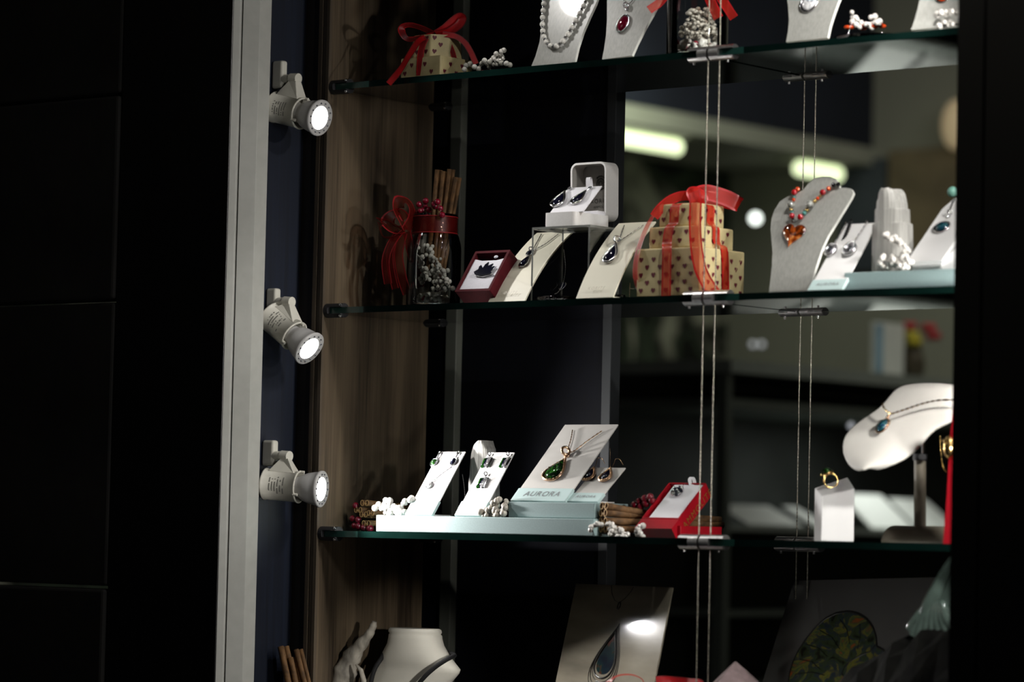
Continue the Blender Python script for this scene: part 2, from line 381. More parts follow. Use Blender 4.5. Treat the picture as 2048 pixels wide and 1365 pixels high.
def tray(mb, fr, w, h, depth, wall, r, cx, cy, mo=0, mi_in=1, n=5):
    """open box: rim on c=0, floor towards -c"""
    o = rrect(w, h, r, n, cx, cy); i = rrect(w-2*wall, h-2*wall, max(r-wall, .0004), n, cx, cy); N = len(o)
    O0 = [fr(a,b,0) for a,b in o]; O1 = [fr(a,b,-depth) for a,b in o]; I0 = [fr(a,b,0) for a,b in i]; I1 = [fr(a,b,-depth+wall) for a,b in i]
    mb.loft([O1, O0], mo, True, r > .003); mb.loft([O0, I0], mo, True, False); mb.loft([I0, I1], mi_in, True, r > .003)
    mb.add(I1, [tuple(range(N))], mi_in); mb.add(O1, [tuple(range(N-1,-1,-1))], mo); return mb

# ------------------------------------------------------------------ the setting
H1, H2, H3, T = .6204, .3086, 0., .0085
XC, YR = .6518, .2168
S1, S2, S3, FZ = H1+T/2+.0004, H2+T/2+.0004, H3+T/2+.0004, -.30
TOP = 1.05

yw = atX(857, 650, 0.).y
b = MB().box((-.019, -.001, FZ), (0, yw, TOP)); struct(b, 'wall_side', m_wood)
b = MB()
for x0, x1, y in ((-.0195, -.0128, -.006), (-.0128, -.0115, -.0015), (-.0115, -.0062, -.005), (-.0062, -.0052, -.0015), (-.0052, .0006, -.006)):
    b.box((x0, y, FZ), (x1, -.0012, TOP))
struct(b, 'trim_1', m_woodtrim)
struct(MB().box((-.052, .002, FZ), (-.0195, .03, TOP)), 'trim_2', m_darkwood)
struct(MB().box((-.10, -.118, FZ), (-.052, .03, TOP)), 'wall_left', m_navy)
# white jamb with a groove, in front of the reveal
YJ = -.14
xl, xr = atY(449, 682, YJ).x, atY(503, 682, YJ).x
yb = atX(526, 682, xr).y
g0, g1 = atY(463, 682, YJ).x, atY(467.5, 682, YJ).x
# (the broad face is splayed towards the window opening, so the lamps opposite wash it)
def jp(u, y): p = atY(u, 682, y); return V((p.x, p.y, FZ-.3))
JA, JG0, JG1, JB = jp(449, -.140), jp(463, -.1325), jp(468.5, -.1297), jp(503, -.112)
JC = atX(526, 682, JB.x); JC = V((JC.x, JC.y, FZ-.3)); inn = V((-.003, .006, 0)); hgt = V((0, 0, TOP-FZ+.3)); bk0 = V((JA.x, JC.y, FZ-.3))
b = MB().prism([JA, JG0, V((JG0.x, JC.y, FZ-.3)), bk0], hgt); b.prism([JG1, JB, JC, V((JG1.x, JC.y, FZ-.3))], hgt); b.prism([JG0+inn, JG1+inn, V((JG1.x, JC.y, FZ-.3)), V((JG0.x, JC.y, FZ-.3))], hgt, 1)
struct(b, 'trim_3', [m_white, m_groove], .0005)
# black pilaster and stone outside
xp = atY(225, 682, YJ-.005).x
struct(MB().box((xp, YJ-.001, FZ-.6), (xl-.0005, YJ+.02, TOP)), 'trim_4', m_black, .002)
b = MB(); xs = xp-.001
for z0, z1, dy in ((-.75, -.085, .0), (-.08, .318, .012), (.323, .61, .004), (.615, TOP, .012)):
    b.box((xs-.55, YJ-.008+dy*.4, z0), (xs, YJ+.05, z1))
struct(b, 'wall_front', m_stone, .004)
# dark window frame on the other side
xq = atY(1906.5, 682, YJ).x
b = MB().box((xq, YJ, -.75), (xq+.035, YJ+.03, TOP)).box((xq+.037, YJ+.002, -.75), (xq+.6, YJ+.03, TOP)).box((xq+.035, YJ+.008, -.75), (xq+.037, YJ+.03, TOP))
struct(b, 'trim_5', m_black)
# back of the case: navy sliding panel with upright edge strips
YB = .30
xa, xe = -.12, atY(1216, 682, YB).x
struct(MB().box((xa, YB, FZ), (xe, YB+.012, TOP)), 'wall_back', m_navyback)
s0, s1 = atY(891, 682, .285).x, atY(912, 682, .285).x
struct(MB().box((s0, .285, FZ), (s1, YB-.0005, TOP)), 'trim_6', m_strip, .001)
s0, s1 = atY(1208, 682, .30).x, atY(1226, 682, .30).x
struct(MB().box((s0, .296, FZ), (s1, .318, TOP)), 'trim_7', m_strip2, .001)
struct(MB().box((-.1, -.13, FZ-.02), (1.9, .34, FZ)), 'floor', m_case)

# ------------------------------------------------------------------ glass shelves
def shelf(x0, x1, h, label):
    b = MB(); y0, y1, z0, z1 = 0, YR+.003, h-T/2, h+T/2
    p = [(x0,y0,z0),(x1,y0,z0),(x1,y1,z0),(x0,y1,z0),(x0,y0,z1),(x1,y0,z1),(x1,y1,z1),(x0,y1,z1)]
    b.add(p, [(3,2,1,0),(4,5,6,7)], 0)
    b.add(p, [(1,2,6,5),(2,3,7,6),(3,0,4,7)], 1)
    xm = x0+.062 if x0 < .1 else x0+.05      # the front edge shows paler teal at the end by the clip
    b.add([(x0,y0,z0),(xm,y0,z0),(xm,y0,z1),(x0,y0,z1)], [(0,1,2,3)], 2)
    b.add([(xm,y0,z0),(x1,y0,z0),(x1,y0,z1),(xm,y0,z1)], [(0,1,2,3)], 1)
    o = b.build('glass_shelf', [m_glass, m_gedge, m_gedge2], None, org=(x0, y0, h))
    tag(o, label, 'shelf', 'glass shelves of the display case')
for h, nm in ((H1, 'upper'), (H2, 'middle'), (H3, 'lower')):
    shelf(.009, XC-.004, h, nm+' clear glass shelf with dark green edge, from wood side panel to cables')
    shelf(XC+.004, 1.42, h, nm+' clear glass shelf with dark green edge, from cables to black frame')

# steel cables, four of them, and the clips that hold the shelves
for y, pl in ((.002, 'front'), (YR, 'rear')):
    for x, wh in ((XC-.0025, 'one beside the wood panel side'), (XC+.0155, 'one beside the black frame side')):
        b = MB(); zz = [FZ+.001+(TOP-FZ)*i/60 for i in range(61)]
        b.tube([V((x, y, z)) for z in zz], .00075, 6)
        o = b.build('steel_cable', m_cable, None, org=(x, y, FZ))
        tag(o, 'thin twisted steel cable, %s pair, the %s' % (pl, wh), 'cable', 'steel cables holding the shelves')

def clip(x0, sgn, y, h, label):
    """half-cylinder shelf clamp: solid collar beside the groove, two jaws over and under the glass"""
    t = thing('shelf_clip', label, 'clip', (x0, y, h), 'steel shelf clips on the cables')
    r = .0097; n = 24; L1, L2 = .0145, (.030 if sgn < 0 else .036)
    a = [V((x0, y+r*math.cos(2*math.pi*k/n), h+r*math.sin(2*math.pi*k/n))) for k in range(n)]
    MB().prism(a, V((sgn*L1, 0, 0))).build('collar', m_steel, t, .0006)
    for s, nm in ((1, 'jaw'), (-1, 'jaw')):
        c0 = math.asin(min(1, (T/2+.0003)/r)); k = 10
        seg = [V((x0+sgn*L1, y+r*math.cos(c0+(math.pi-2*c0)*i/k), h+s*r*math.sin(c0+(math.pi-2*c0)*i/k))) for i in range(k+1)]
        MB().prism(seg, V((sgn*(L2-L1), 0, 0))).build(nm, m_steel, t, .0005)
    b = MB(); cx = x0+sgn*(L1+.010)
    b.tube([V((cx, y, h-r+.0005)), V((cx, y, h-r-.003))], .0016, 8)
    b.build('set_screw', m_steel, t)
for h, nm in ((H1, 'upper'), (H2, 'middle'), (H3, 'lower')):
    for y, pl in ((.0045, 'front'), (YR-.0015, 'rear')):
        clip(XC-.0018, -1, y, h, 'steel clip at %s edge of %s shelf, half towards the wood panel' % (pl, nm))
        clip(XC+.0018, 1, y, h, 'steel clip at %s edge of %s shelf, half towards the black frame' % (pl, nm))
        # bracket on the wood panel
        t = thing('shelf_bracket', 'dark round bracket gripping the %s shelf at the wood panel, %s edge' % (nm, pl), 'bracket', (0, y, h), 'dark brackets on the wood panel')
        r = .0100; n = 20
        a = [V((.0008, y+r*math.cos(2*math.pi*k/n), h+r*math.sin(2*math.pi*k/n))) for k in range(n)]
        MB().prism(a, V((.0075, 0, 0))).build('base', m_rubber, t, .0008)
        for s in (1, -1):
            c0 = math.asin((T/2+.0003)/r)
            seg = [V((.0083, y+r*math.cos(c0+(math.pi-2*c0)*i/10), h+s*r*math.sin(c0+(math.pi-2*c0)*i/10))) for i in range(11)]
            MB().prism(seg, V((.024, 0, 0))).build('jaw', m_rubber, t, .0006)
            MB().ball((.030, y-.006, h+s*.0076), .0024, 10).build('screw_cap', m_chrome, t)

# ------------------------------------------------------------------ track spotlights on the reveal
def lamp(lens_px, ax, adp, arm_y, label, energy, size):
    ax = V(ax).normalized(); YL = -.060; yl = YL+.057*ax.y
    L = atY(*lens_px, yl)
    A0 = atY(adp[0], adp[1], YL-.006); A1 = atY(adp[2], adp[3], YL+.006)
    zc, hz = (A0.z+A1.z)/2, abs(A0.z-A1.z)/2
    t = thing('track_spotlight', label, 'spotlight', (-.0515, YL, zc), 'track spotlights beside the white jamb')
    b = MB().box((-.0515, YL-.006, zc-hz), (A1.x, YL+.006, zc+hz)); b.build('track_adapter', m_lamp, t, .0035, seg=3)
    az = atY(adp[2], arm_y, YL).z; P = V((A1.x+.018, YL, az))
    MB().tube([V((A1.x-.002, YL, az)), P-V((.004, 0, 0))], .0062, 12).build('arm', m_lamp, t)
    a, c = frame_of(ax); up = V((0,0,1)); up = (up-ax*up.dot(ax)).normalized(); sd = ax.cross(up)
    kn = MB(); kn.tube([P-V((.006, 0, 0))-sd*0, P+V((.008, 0, -.001))], .0074, 14); kn.build('pivot', m_lamp, t, .0008)
    lo = L-ax*.055+up*.0185
    nk = MB(); q0 = [P+V((-.006,0,-.004))+sd*.006*s for s in (-1,1)]+[P+V((.008,0,-.004))+sd*.006*s for s in (1,-1)]
    q1 = [lo-ax*.022+sd*.011*s for s in (-1,1)]+[lo+ax*.017+sd*.011*s for s in (1,-1)]
    nk.loft([q0, q1], 0, True, False, True); nk.build('yoke', m_lamp, t, .001)
    b = MB(); R_ = .0212
    b.lathe([(0, -.0845), (R_-.001, -.0845), (R_+.0010, -.0835), (R_+.0010, -.0815), (R_, -.081), (R_, -.0345), (R_+.0012, -.034), (R_+.0012, -.032), (R_-.0012, -.032), (R_-.0014, -.048), (0, -.048)], L, ax, 36)
    for k in range(3):
        an = R(90+120*k); d = up*math.sin(an)+sd*math.cos(an); p = L-ax*.0305+d*(R_-.0004)
        b.tube([p-ax*.004, p+ax*.003], .0022, 6)
    hs = b.build('socket_housing', m_lamp, t)
    b = MB(); tow = (CAM-L).normalized()
    for k in range(6):                                   # rating text, unreadable at this size
        z = -.070+.0040*k; c0 = math.atan2(tow.dot(up), tow.dot(sd)); n = 12; w = .35+.25*random.random()
        for j in range(n):
            if random.random() < .22: continue
            an0, an1 = c0-w+2*w*j/n, c0-w+2*w*(j+.8)/n; rr = R_+.00025
            pt = lambda an, dz: L+ax*(z+dz)+(up*math.sin(an)+sd*math.cos(an))*rr
            b.add([pt(an0,0), pt(an1,0), pt(an1,.0016), pt(an0,.0016)], [(0,1,2,3)])
    b.build('printed_label', m_print, hs)
    b = MB(); b.lathe([(.0130, -.046), (.0140, -.034), (.0148, -.031), (.0178, -.0265), (.0205, -.020), (.0223, -.012), (.0236, -.004), (.0252, -.0026), (.0252, .0004), (.0238, .0012), (.0162, -.0008), (.0160, -.0004), (0, -.0004)], L, ax, 40)
    bulb = b.build('bulb', m_lampgrey, t)
    b = MB(); 
    for k in range(14):
        an = 2*math.pi*k/14; p = L+ax*.0008+(up*math.sin(an)+sd*math.cos(an))*.0203
        b.ball(p, .0013, 8)
    b.build('vent_hole', m_dot, bulb)
    MB().lathe([(0, .0018), (.010, .0015), (.0160, .0003), (.0162, -.0003)], L, ax, 32).build('lens', m_lens, bulb)
    ld = bpy.data.lights.new('spot_light', 'SPOT'); ld.energy = energy; ld.spot_size = R(size); ld.spot_blend = .7; ld.shadow_soft_size = .012; ld.color = (1., .97, .95)
    lo_ = bpy.data.objects.new('spot_light', ld); COL.objects.link(lo_); lo_.location = L+ax*.016
    lo_.rotation_euler = ax.to_track_quat('-Z', 'Y').to_euler()
lamp((640, 236), (.98, .064, -.24), (546, 122, 575, 178), 158, 'ivory track spotlight aimed level beside the upper glass shelf', 5, 90)
lamp((619, 698), (.83, .07, -.56), (534, 577, 562, 628), 604, 'ivory track spotlight tilted steeply down just under the middle shelf', 5, 90)
lamp((643, 979), (.93, .35, -.07), (524, 881, 557, 933), 912, 'ivory track spotlight facing away along the lower glass shelf', 10, 125)

# the matching spotlights on the hidden jamb across the window, and one above: light only, they are behind the black frame
def spot(loc, tgt, e, size, col=(1, .97, .93), soft=.015, blend=.6):
    ld = bpy.data.lights.new('spot_light', 'SPOT'); ld.energy = e; ld.spot_size = R(size); ld.spot_blend = blend; ld.shadow_soft_size = soft; ld.color = col
    o = bpy.data.objects.new('spot_light', ld); COL.objects.link(o); o.location = loc
    o.rotation_euler = (V(tgt)-V(loc)).to_track_quat('-Z', 'Y').to_euler(); return o

# ------------------------------------------------------------------ makers
def branch(mb, paths, r, step, spread, mi=0, var=.3):
    """beads crowded along each path"""
    for path in paths:
        L = sum((path[i+1]-path[i]).length for i in range(len(path)-1)); n = max(3, int(L/step))
        for p in resample(path, n):
            for _ in range(2):
                d = V((random.uniform(-1,1), random.uniform(-1,1), random.uniform(-1,1)))*spread
                mb.ball(p+d, r*random.uniform(1-var, 1+var), 8, mi)
def pearl_branch(label, pxs, y, r, step, spread, name='pearl_cluster', cat='pearls', zmin=None, m=None, grp=None):
    mb = MB(); paths = [[atY(u, v, y+dy) for u, v, dy in p] for p in pxs]
    branch(mb, paths, r, step, spread)
    if zmin is not None:
        lo = min(p.z for p in mb.v); 
        mb.v = [V((p.x, p.y, max(p.z, zmin))) for p in mb.v] if lo < zmin else [p-V((0,0,0)) for p in mb.v]
    c = sum(mb.v, V())/len(mb.v); c.z = min(p.z for p in mb.v)
    return tag(mb.build(name, m or m_pearl, None, org=c), label, cat, grp)

def rib(mb, pxs, p0, w, nrm=None, n=22, dy=None, mc=0, me=1, edge=.12):
    nrm = (nrm or -fw).normalized(); pts = [fc(q[0], q[1], V(p0)+V((0, q[2] if len(q) > 2 else 0, 0))) for q in pxs]
    pts = resample(pts, n); sd = []
    for i in range(n):
        t = (pts[min(i+1,n-1)]-pts[max(i-1,0)]).normalized(); s = t.cross(nrm)
        if s.length < .05: s = sd[-1] if sd else V((0,0,1))
        s.normalize()
        if sd and s.dot(sd[-1]) < 0: s = -s
        sd.append(s)
    return mb.strip(pts, sd, w, mc, me, edge)

def hearts_on(mb, fr, w, h, s=.0066, dx=.020, dy=.020, mi=1):
    j = 0; y = dy*.35
    while y < h-.001:
        x = dx*(.3 if j % 2 == 0 else .8)
        while x < w:
            pts = place(heart(s, s*1.12, 14), x, y, random.uniform(-.12, .12))
            if all(.0004 < a < w-.0004 and .0004 < b < h-.0004 for a, b in pts): mb.add([fr(a, b, .00025) for a, b in pts], [tuple(range(len(pts)))], mi)
            x += dx
        y += dy*.5; j += 1
def gift_tier(name, x0, x1, y0, y1, z0, z1, parent, **kw):
    mb = MB().box((x0, y0, z0), (x1, y1, z1))
    o = mb.build(name, [m_kraft], parent, .0022, seg=3)
    h = MB(); ins = .0016
    hearts_on(h, Frame((x0+ins, y0, z0+ins), (1,0,0), (0,0,1)), x1-x0-2*ins, z1-z0-2*ins, mi=0, **kw)
    hearts_on(h, Frame((x1, y0+ins, z0+ins), (0,1,0), (0,0,1)), y1-y0-2*ins, z1-z0-2*ins, mi=0, **kw)
    h.build('heart_print', m_heart, o)
    f = MB(); e = .0003                                   # folded paper seam across the side
    f.tube([V((x1+e, y0+.004, z0+.004)), V((x1+e, (y0+y1)/2, z1-.004))], .00025, 4).tube([V((x1+e, (y0+y1)/2, z0+.004)), V((x1+e, y1-.004, z1-.006))], .00025, 4)
    f.build('paper_fold', m_kraft, o)
    return o

def bust_sheet(label, bl, outline, y0, zb, foot=.05, lean=21., cat='necklace stand'):
    """frosted acrylic necklace stand: leaning shaped sheet with a foot bent back along the shelf"""
    B = atY(*bl, y0); B.z = zb+.0042
    fr = Frame(B, V((1,0,0)), V((0, math.sin(R(lean)), math.cos(R(lean)))))
    t = thing('necklace_stand', label, cat, (B.x, y0, zb), 'frosted acrylic necklace stands')
    pts = [fr.uv(u, v) for u, v in outline]
    pts = [(a, max(b, 0)) for a, b in pts]
    th = .004; P = [fr(a, b, 0) for a, b in pts]; Q = [fr(a, b, -th) for a, b in pts]; n = len(P)
    mb = MB(); mb.add(P, [tuple(range(n))], 0); mb.add(Q, [tuple(range(n-1,-1,-1))], 0)
    area = sum(pts[i][0]*pts[(i+1) % n][1]-pts[(i+1) % n][0]*pts[i][1] for i in range(n))
    mb.add(P+Q, [(i, n+i, n+(i+1) % n, (i+1) % n) if area > 0 else ((i+1) % n, n+(i+1) % n, n+i, i) for i in range(n)], 1)
    mb.build('shaped_sheet', [m_frost, m_froste], t, .0009, seg=2)
    low = sorted(a for a, b in pts if b < .006); a0, a1 = low[0], low[-1]
    MB().box((B.x+a0, y0-.0005, zb), (B.x+a1, y0+foot, zb+.004)).build('foot', [m_frost], t, .001)
    return t, fr

def pendant(label, fr, top, bot, asp, shape, H, gem, bezel, chains=(), bail=None, back=None, name='pendant_necklace', cat='necklace', grp=None, c0=.001, bez=1.18, grain=False, extra=None):
    """stone in a metal setting on a display face, with its bail and chain"""
    a0, b0 = fr.uv(*top); a1, b1 = fr.uv(*bot); L = math.hypot(a1-a0, b1-b0); rot = math.atan2(b0-b1, a0-a1)-math.pi/2
    ca, cb = (a0+a1)/2, (b0+b1)/2; L /= bez
    t = thing(name, label, cat, fr(ca, cb, c0), grp)
    out = place({'drop': drop, 'oval': ell, 'heart': heart}[shape](L*asp, L), ca, cb, rot)
    MB().cab(fr, out, H, 0, c0+.0014).build('stone', gem, t)
    big = [(ca+(a-ca)*bez, cb+(b-cb)*bez) for a, b in out]
    mb = MB(); rr = L*(bez-1)*.30
    mb.tube([fr(a, b, c0+rr*.9) for a, b in big], rr, 8, True); mb.cab(fr, big, .0003, 0, c0, 2)
    if grain:
        for i in range(0, len(big), 1):
            a, b = big[i]; mb.ball(fr(a, b, c0+rr*1.9), rr*.55, 6)
    if extra:
        mb2 = MB(); ea, eb = fr.uv(*extra[0]); mb2.cab(fr, place(ell(extra[1], extra[1]*1.2, 16), ea, eb, rot), H*.8, 0, c0+.001); mb2.build('small_stone', gem, t)
        mb.tube([fr(a, b, c0+rr) for a, b in place(ell(extra[1]*1.3, extra[1]*1.5, 16), ea, eb, rot)], rr, 6, True)
    mb.build('setting', bezel, t)
    if bail:
        mb = MB(); ba, bb = fr.uv(*bail); s = L*.16
        mb.torus(fr(ba, bb, c0+s*1.0), s, s*.32, fr.x*.8+fr.n*.5, 14, 6); mb.torus(fr((ba*2+a0)/3, (bb*2+b0)/3, c0+.001), s*.55, s*.25, fr.n, 12, 6)
        mb.build('bail', bezel, t)
    mb = MB(); k = 0
    for ch in chains:
        chain(mb, [fr(*fr.uv(u, v), c0+.0006) for u, v in ch], .0010); k = 1
    for ch in back or ():
        chain(mb, [V(p) for p in ch], .0006); k = 1
    if k: mb.build('chain', bezel, t)
    return t
def earring(label, fr, hook, top, bot, asp, shape, H, gem, bezel, grain=False, link=None, wire=False, bez=1.25, grp=None):
    t = pendant(label, fr, top, bot, asp, shape, H, gem, bezel, (), None, None, 'earring', 'earring', grp, .001, bez, grain)
    mb = MB(); p0, p1 = fr(*fr.uv(*hook), .002), fr(*fr.uv(*top), .002)
    if wire:
        mb.tube(resample([p1, (p0*2+p1)/3+fr.x*.0005, p0+V((0,0,.001)), p0+fr.x*.004+V((0,.004,.001)), p0+fr.x*.006+V((0,.009,-.006))], 16), .0005, 6)
    elif link: chain(mb, [p0, (p0+p1)/2+V((0,0,-.0004)), p1], .0012); mb.ball(p0, .002, 8)
    else: mb.torus(p0, .0022, .0008, fr.n, 12, 6); mb.ball(p0, .0012, 8); mb.tube([p0, p1], .0009, 6)
    mb.build('hook' if wire else 'drop_chain' if link else 'stud', bezel, t)
    return t

# ------------------------------------------------------------------ UPPER SHELF
# small two-tier wrapped gift
y0 = .028; C0 = atY(881.5, 109.5, y0); xl_, = (atY(801, 119, y0).x,); yb_ = atX(946, 117, C0.x).y
t = thing('gift_stack', 'small two-tier gift in cream heart paper with dark red ribbon, upper shelf', 'gift', ((xl_+C0.x)/2, y0, S1))
gift_tier('lower_box', xl_, C0.x, y0, yb_, S1, C0.z, t, dx=.024, dy=.022)
cx, cy = (xl_+C0.x)/2, (y0+yb_)/2; zt = atY(873, 69, y0+.012).z
b = MB(); ra, rb_ = (C0.x-xl_)*.44, (yb_-y0)*.46
oc = [V((cx+ra*sx, cy+rb_*sy, C0.z)) for sx, sy in ((.45,-1),(1,-.35),(1,.5),(.4,1),(-.5,1),(-1,.4),(-1,-.55),(-.5,-1))]
tp = [V((cx+(p.x-cx)*.93, cy+(p.y-cy)*.93, zt)) for p in oc]
b.loft([oc, tp], 0, True, False); b.add(tp, [tuple(range(8))]); b.add(oc, [tuple(range(7,-1,-1))])
ub = b.build('upper_box', m_kraft, t, .0016)
h = MB()
for i in (7, 6, 0):
    p, q = oc[i], oc[(i+1) % 8]; w = (q-p).length
    hearts_on(h, Frame(p+(q-p).normalized()*.001, q-p, tp[i]-p), w-.002, zt-C0.z-.001, .0064, .017, .019, 0)
h.build('heart_print', m_heart, ub)
pf = V((cx, y0-.0015, C0.z)); pr = V((C0.x+.0015, cy, C0.z)); pt = V((cx, y0+.012, zt+.004)); nl = fw*.55+UP*.8
b = MB(); rib(b, [(852, 76), (845, 92), (841, 112), (839, 151)], pf, .0095, V((.3,-1,.1)), 16); b.build('ribbon', [m_darksatin, m_satin], t)
b = MB(); rib(b, [(892, 74), (903, 98), (909, 118), (912, 149)], pr, .0080, V((1,-.3,.1)), 16); b.build('ribbon', [m_darksatin, m_satin], t)
b = MB(); rib(b, [(866, 70, .012), (840, 80, .0), (820, 108, -.006), (800, 140, -.030), (777, 168, -.032)], V((cx, y0-.002, C0.z)), .0115, V((.1,-1,.2)), 24)
b.build('ribbon_tail', [m_satin, m_darksatin], t)
b = MB(); rib(b, [(885, 68), (912, 73), (930, 86), (942, 105), (952, 128)], V((C0.x+.003, cy, C0.z)), .009, V((.8,-.6,.3)), 20); b.build('ribbon_tail', [m_satin, m_darksatin], t)
b = MB(); rib(b, [(868, 68), (846, 57), (822, 50), (806, 53), (804, 64), (815, 78), (838, 76), (868, 69)], pt, .0105, nl, 30)
b.build('bow_loop', [m_darksatin, m_satin], t)
b = MB(); rib(b, [(872, 68), (890, 56), (908, 40), (920, 33), (925, 38), (916, 52), (896, 64), (872, 69)], pt, .012, fw*.8+UP*.5, 30); b.build('bow_loop', [m_satin, m_darksatin], t)

def dish(label, cpx, y, rad, zb, hgt, name='glass_dish'):
    c = atY(*cpx, y); c.z = zb; mb = MB()
    mb.lathe([(0, 0), (rad*.55, 0), (rad*.6, .0015), (rad*.62, .003), (rad*.85, hgt*.6), (rad, hgt), (rad*.985, hgt+.0012), (rad*.95, hgt+.0005), (rad*.8, hgt*.62), (rad*.56, .0042), (0, .0035)], c, V((0,0,1)), 48)
    o = mb.build(name, m_crystal, None, org=c)
    r = MB()
    for k in range(18):
        an = 2*math.pi*k/18; d = V((math.cos(an), math.sin(an), 0)); r.tube([c+d*rad*.64+V((0,0,.0035)), c+d*rad*.83+V((0,0,hgt*.58)), c+d*rad*.97+V((0,0,hgt*.95))], .0013, 6)
    r.build('cut_rib', m_crystal, o)
    return tag(o, label, 'dish'), c
dish('low cut-glass dish under the pearl bracelet, upper shelf beside the small gift', (1008, 132), .085, .036, S1, .008)
t = thing('bead_bracelet', 'white and clear bead bracelet spilling over cut-glass dish beside small gift', 'bracelet', atY(945, 138, .05))
pp = [atY(u, v, .045+.004*i % .012) for i, (u, v) in enumerate([(929, 139), (932, 131), (940, 128), (949, 134), (957, 138), (964, 127), (969, 121), (979, 124), (1003, 126), (1013, 127), (1020, 130)])]
for i, p in enumerate(pp): MB().ball(p, .0038, 12).build('bead', m_pearlc if i % 3 else m_stonebead, t)
b = MB()
for i in range(len(pp)-1): b.torus((pp[i]+pp[i+1])/2, .0018, .0008, pp[i+1]-pp[i], 10, 6)
b.build('spacer', m_silver, t)
pearl_branch('upright tuft of small white pearls on cut-glass dish beside small gift', [[(976, 128, 0), (984, 118, 0), (995, 112, 0), (1008, 103, 0)], [(984, 128, .004), (995, 122, 0), (1006, 118, 0)]], .055, .0030, .0035, .004)

# frosted stand with white bead necklace
o1 = [(1062,134),(1071,112),(1079,84),(1083,55),(1084,25),(1084,-5),(1080,-40),(1080,-70),(1095,-100),(1125,-115),(1150,-140),(1176,-150),(1190,-130),(1196,-112),(1206,-104),(1208,-85),(1206,-50),(1201,-20),(1191,8),(1178,36),(1166,64),(1156,95),(1149,126)]
t, fr1 = bust_sheet('frosted acrylic stand wearing the white bead necklace, upper shelf', (1062, 134), o1, .03, S1)
t = thing('bead_necklace', 'white stone bead necklace with silver spacers on frosted stand', 'necklace', fr1(*fr1.uv(1110, 60), .004))
nk = [(1104,-86),(1098,-55),(1094,-25),(1092,5),(1089,38),(1089,62),(1093,80),(1102,93),(1114,96),(1127,88),(1139,72),(1150,53),(1161,33),(1173,10),(1186,-16),(1198,-45),(1205,-75),(1200,-102)]
q = resample([fr1(*fr1.uv(u, v), .0042) for u, v in nk], 200)
acc, L = [0.], 0.
for i in range(199): L += (q[i+1]-q[i]).length; acc.append(L)
def at_len(d):
    for i in range(199):
        if acc[i+1] >= d: return q[i].lerp(q[i+1], (d-acc[i])/max(1e-9, acc[i+1]-acc[i]))
    return q[-1]
d = 0.; sp = MB()
while d < L:
    MB().ball(at_len(d), .0038, 14).build('bead', m_stonebead, t)
    s0, s1 = at_len(min(d+.0048, L)), at_len(min(d+.0062, L))
    if (s1-s0).length > 1e-5:
        sp.torus(s0, .0018, .0009, s1-s0, 10, 6); sp.torus(s1, .0018, .0009, s1-s0, 10, 6)
    d += .0110
sp.build('spacer', m_silver, t)

# frosted stand with ruby pendant
o2 = [(1204,119),(1208,98),(1212,70),(1214,40),(1214,10),(1214,-25),(1217,-60),(1230,-90),(1254,-105),(1270,-130),(1300,-140),(1322,-125),(1332,-103),(1358,-96),(1360,-78),(1345,-35),(1322,-2),(1305,30),(1289,58),(1274,88),(1264,111)]
t, fr2 = bust_sheet('frosted acrylic stand wearing the dark ruby pendant, upper shelf', (1204, 119), o2, .03, S1)
pendant('oval dark ruby pendant in silver on frosted stand beside the upper jar', fr2, (1255, 31), (1240, 66), .72, 'oval', .0035, m_ruby, m_silver, [[(1256, 12), (1266, 2), (1285, -25), (1310, -60)], [(1254, 12), (1240, -20), (1235, -60)]], (1256, 14), grain=True,
        back=[[fr2(*fr2.uv(1325, 20), -.03), fr2(*fr2.uv(1318, 60), -.03), fr2(*fr2.uv(1309, 92), -.03)]])
# frosted stand with grey stone
o3 = [(1572,84),(1576,64),(1578,40),(1576,10),(1570,-25),(1566,-60),(1580,-95),(1615,-112),(1640,-145),(1680,-150),(1702,-128),(1712,-108),(1745,-100),(1745,-80),(1712,-45),(1688,-20),(1676,5),(1667,30),(1660,52),(1655,75)]
t, fr3 = bust_sheet('frosted acrylic stand wearing the grey veined stone, upper shelf', (1572, 84), o3, .03, S1)
pendant('round grey and white veined stone pendant in silver on frosted stand', fr3, (1626, -12), (1614, 25), .95, 'oval', .003, m_howl, m_silver, [[(1628, -16), (1640, -50), (1668, -90)], [(1624, -16), (1605, -60), (1600, -95)]], (1628, -20),
        back=[[fr3(*fr3.uv(1684, 0), -.03), fr3(*fr3.uv(1676, 30), -.03), fr3(*fr3.uv(1670, 50), -.03)]])
dish('wide cut-glass dish holding orange chips and pearls, upper shelf near black frame', (1752, 66), .105, .054, S1, .012)
pearl_branch('white pearl tuft leaning on wide cut-glass dish, the one beside the grey stone stand', [[(1702, 30, 0), (1712, 38, 0), (1722, 50, 0)]], .08, .0034, .0035, .004)
pearl_branch('rounder white pearl tuft on wide cut-glass dish, the one beside black frame', [[(1738, 48, 0), (1746, 36, 0), (1754, 46, 0)], [(1740, 50, 0), (1758, 50, 0)]], .08, .0036, .0035, .004)
b = MB(); c = atY(1738, 50, .085)
for k in range(9): b.ball(c+V((random.uniform(-.026,.026), random.uniform(-.012,.012), random.uniform(-.004,.002))), .005, 6, 0, (1.2, .9, .6))
tag(b.build('orange_stone', m_orange, None, org=c), 'orange crystal chips lying under pearls in wide cut-glass dish', 'stone')
b = MB(); o = None
o4 = [(1822,60),(1829,40),(1836,15),(1841,-10),(1843,-40),(1860,-75),(1900,-95),(1960,-100),(1985,-70),(1980,-20),(1972,20),(1965,46)]
t, fr4 = bust_sheet('frosted acrylic stand partly hidden by black frame, upper shelf', (1822, 60), o4, .03, S1)
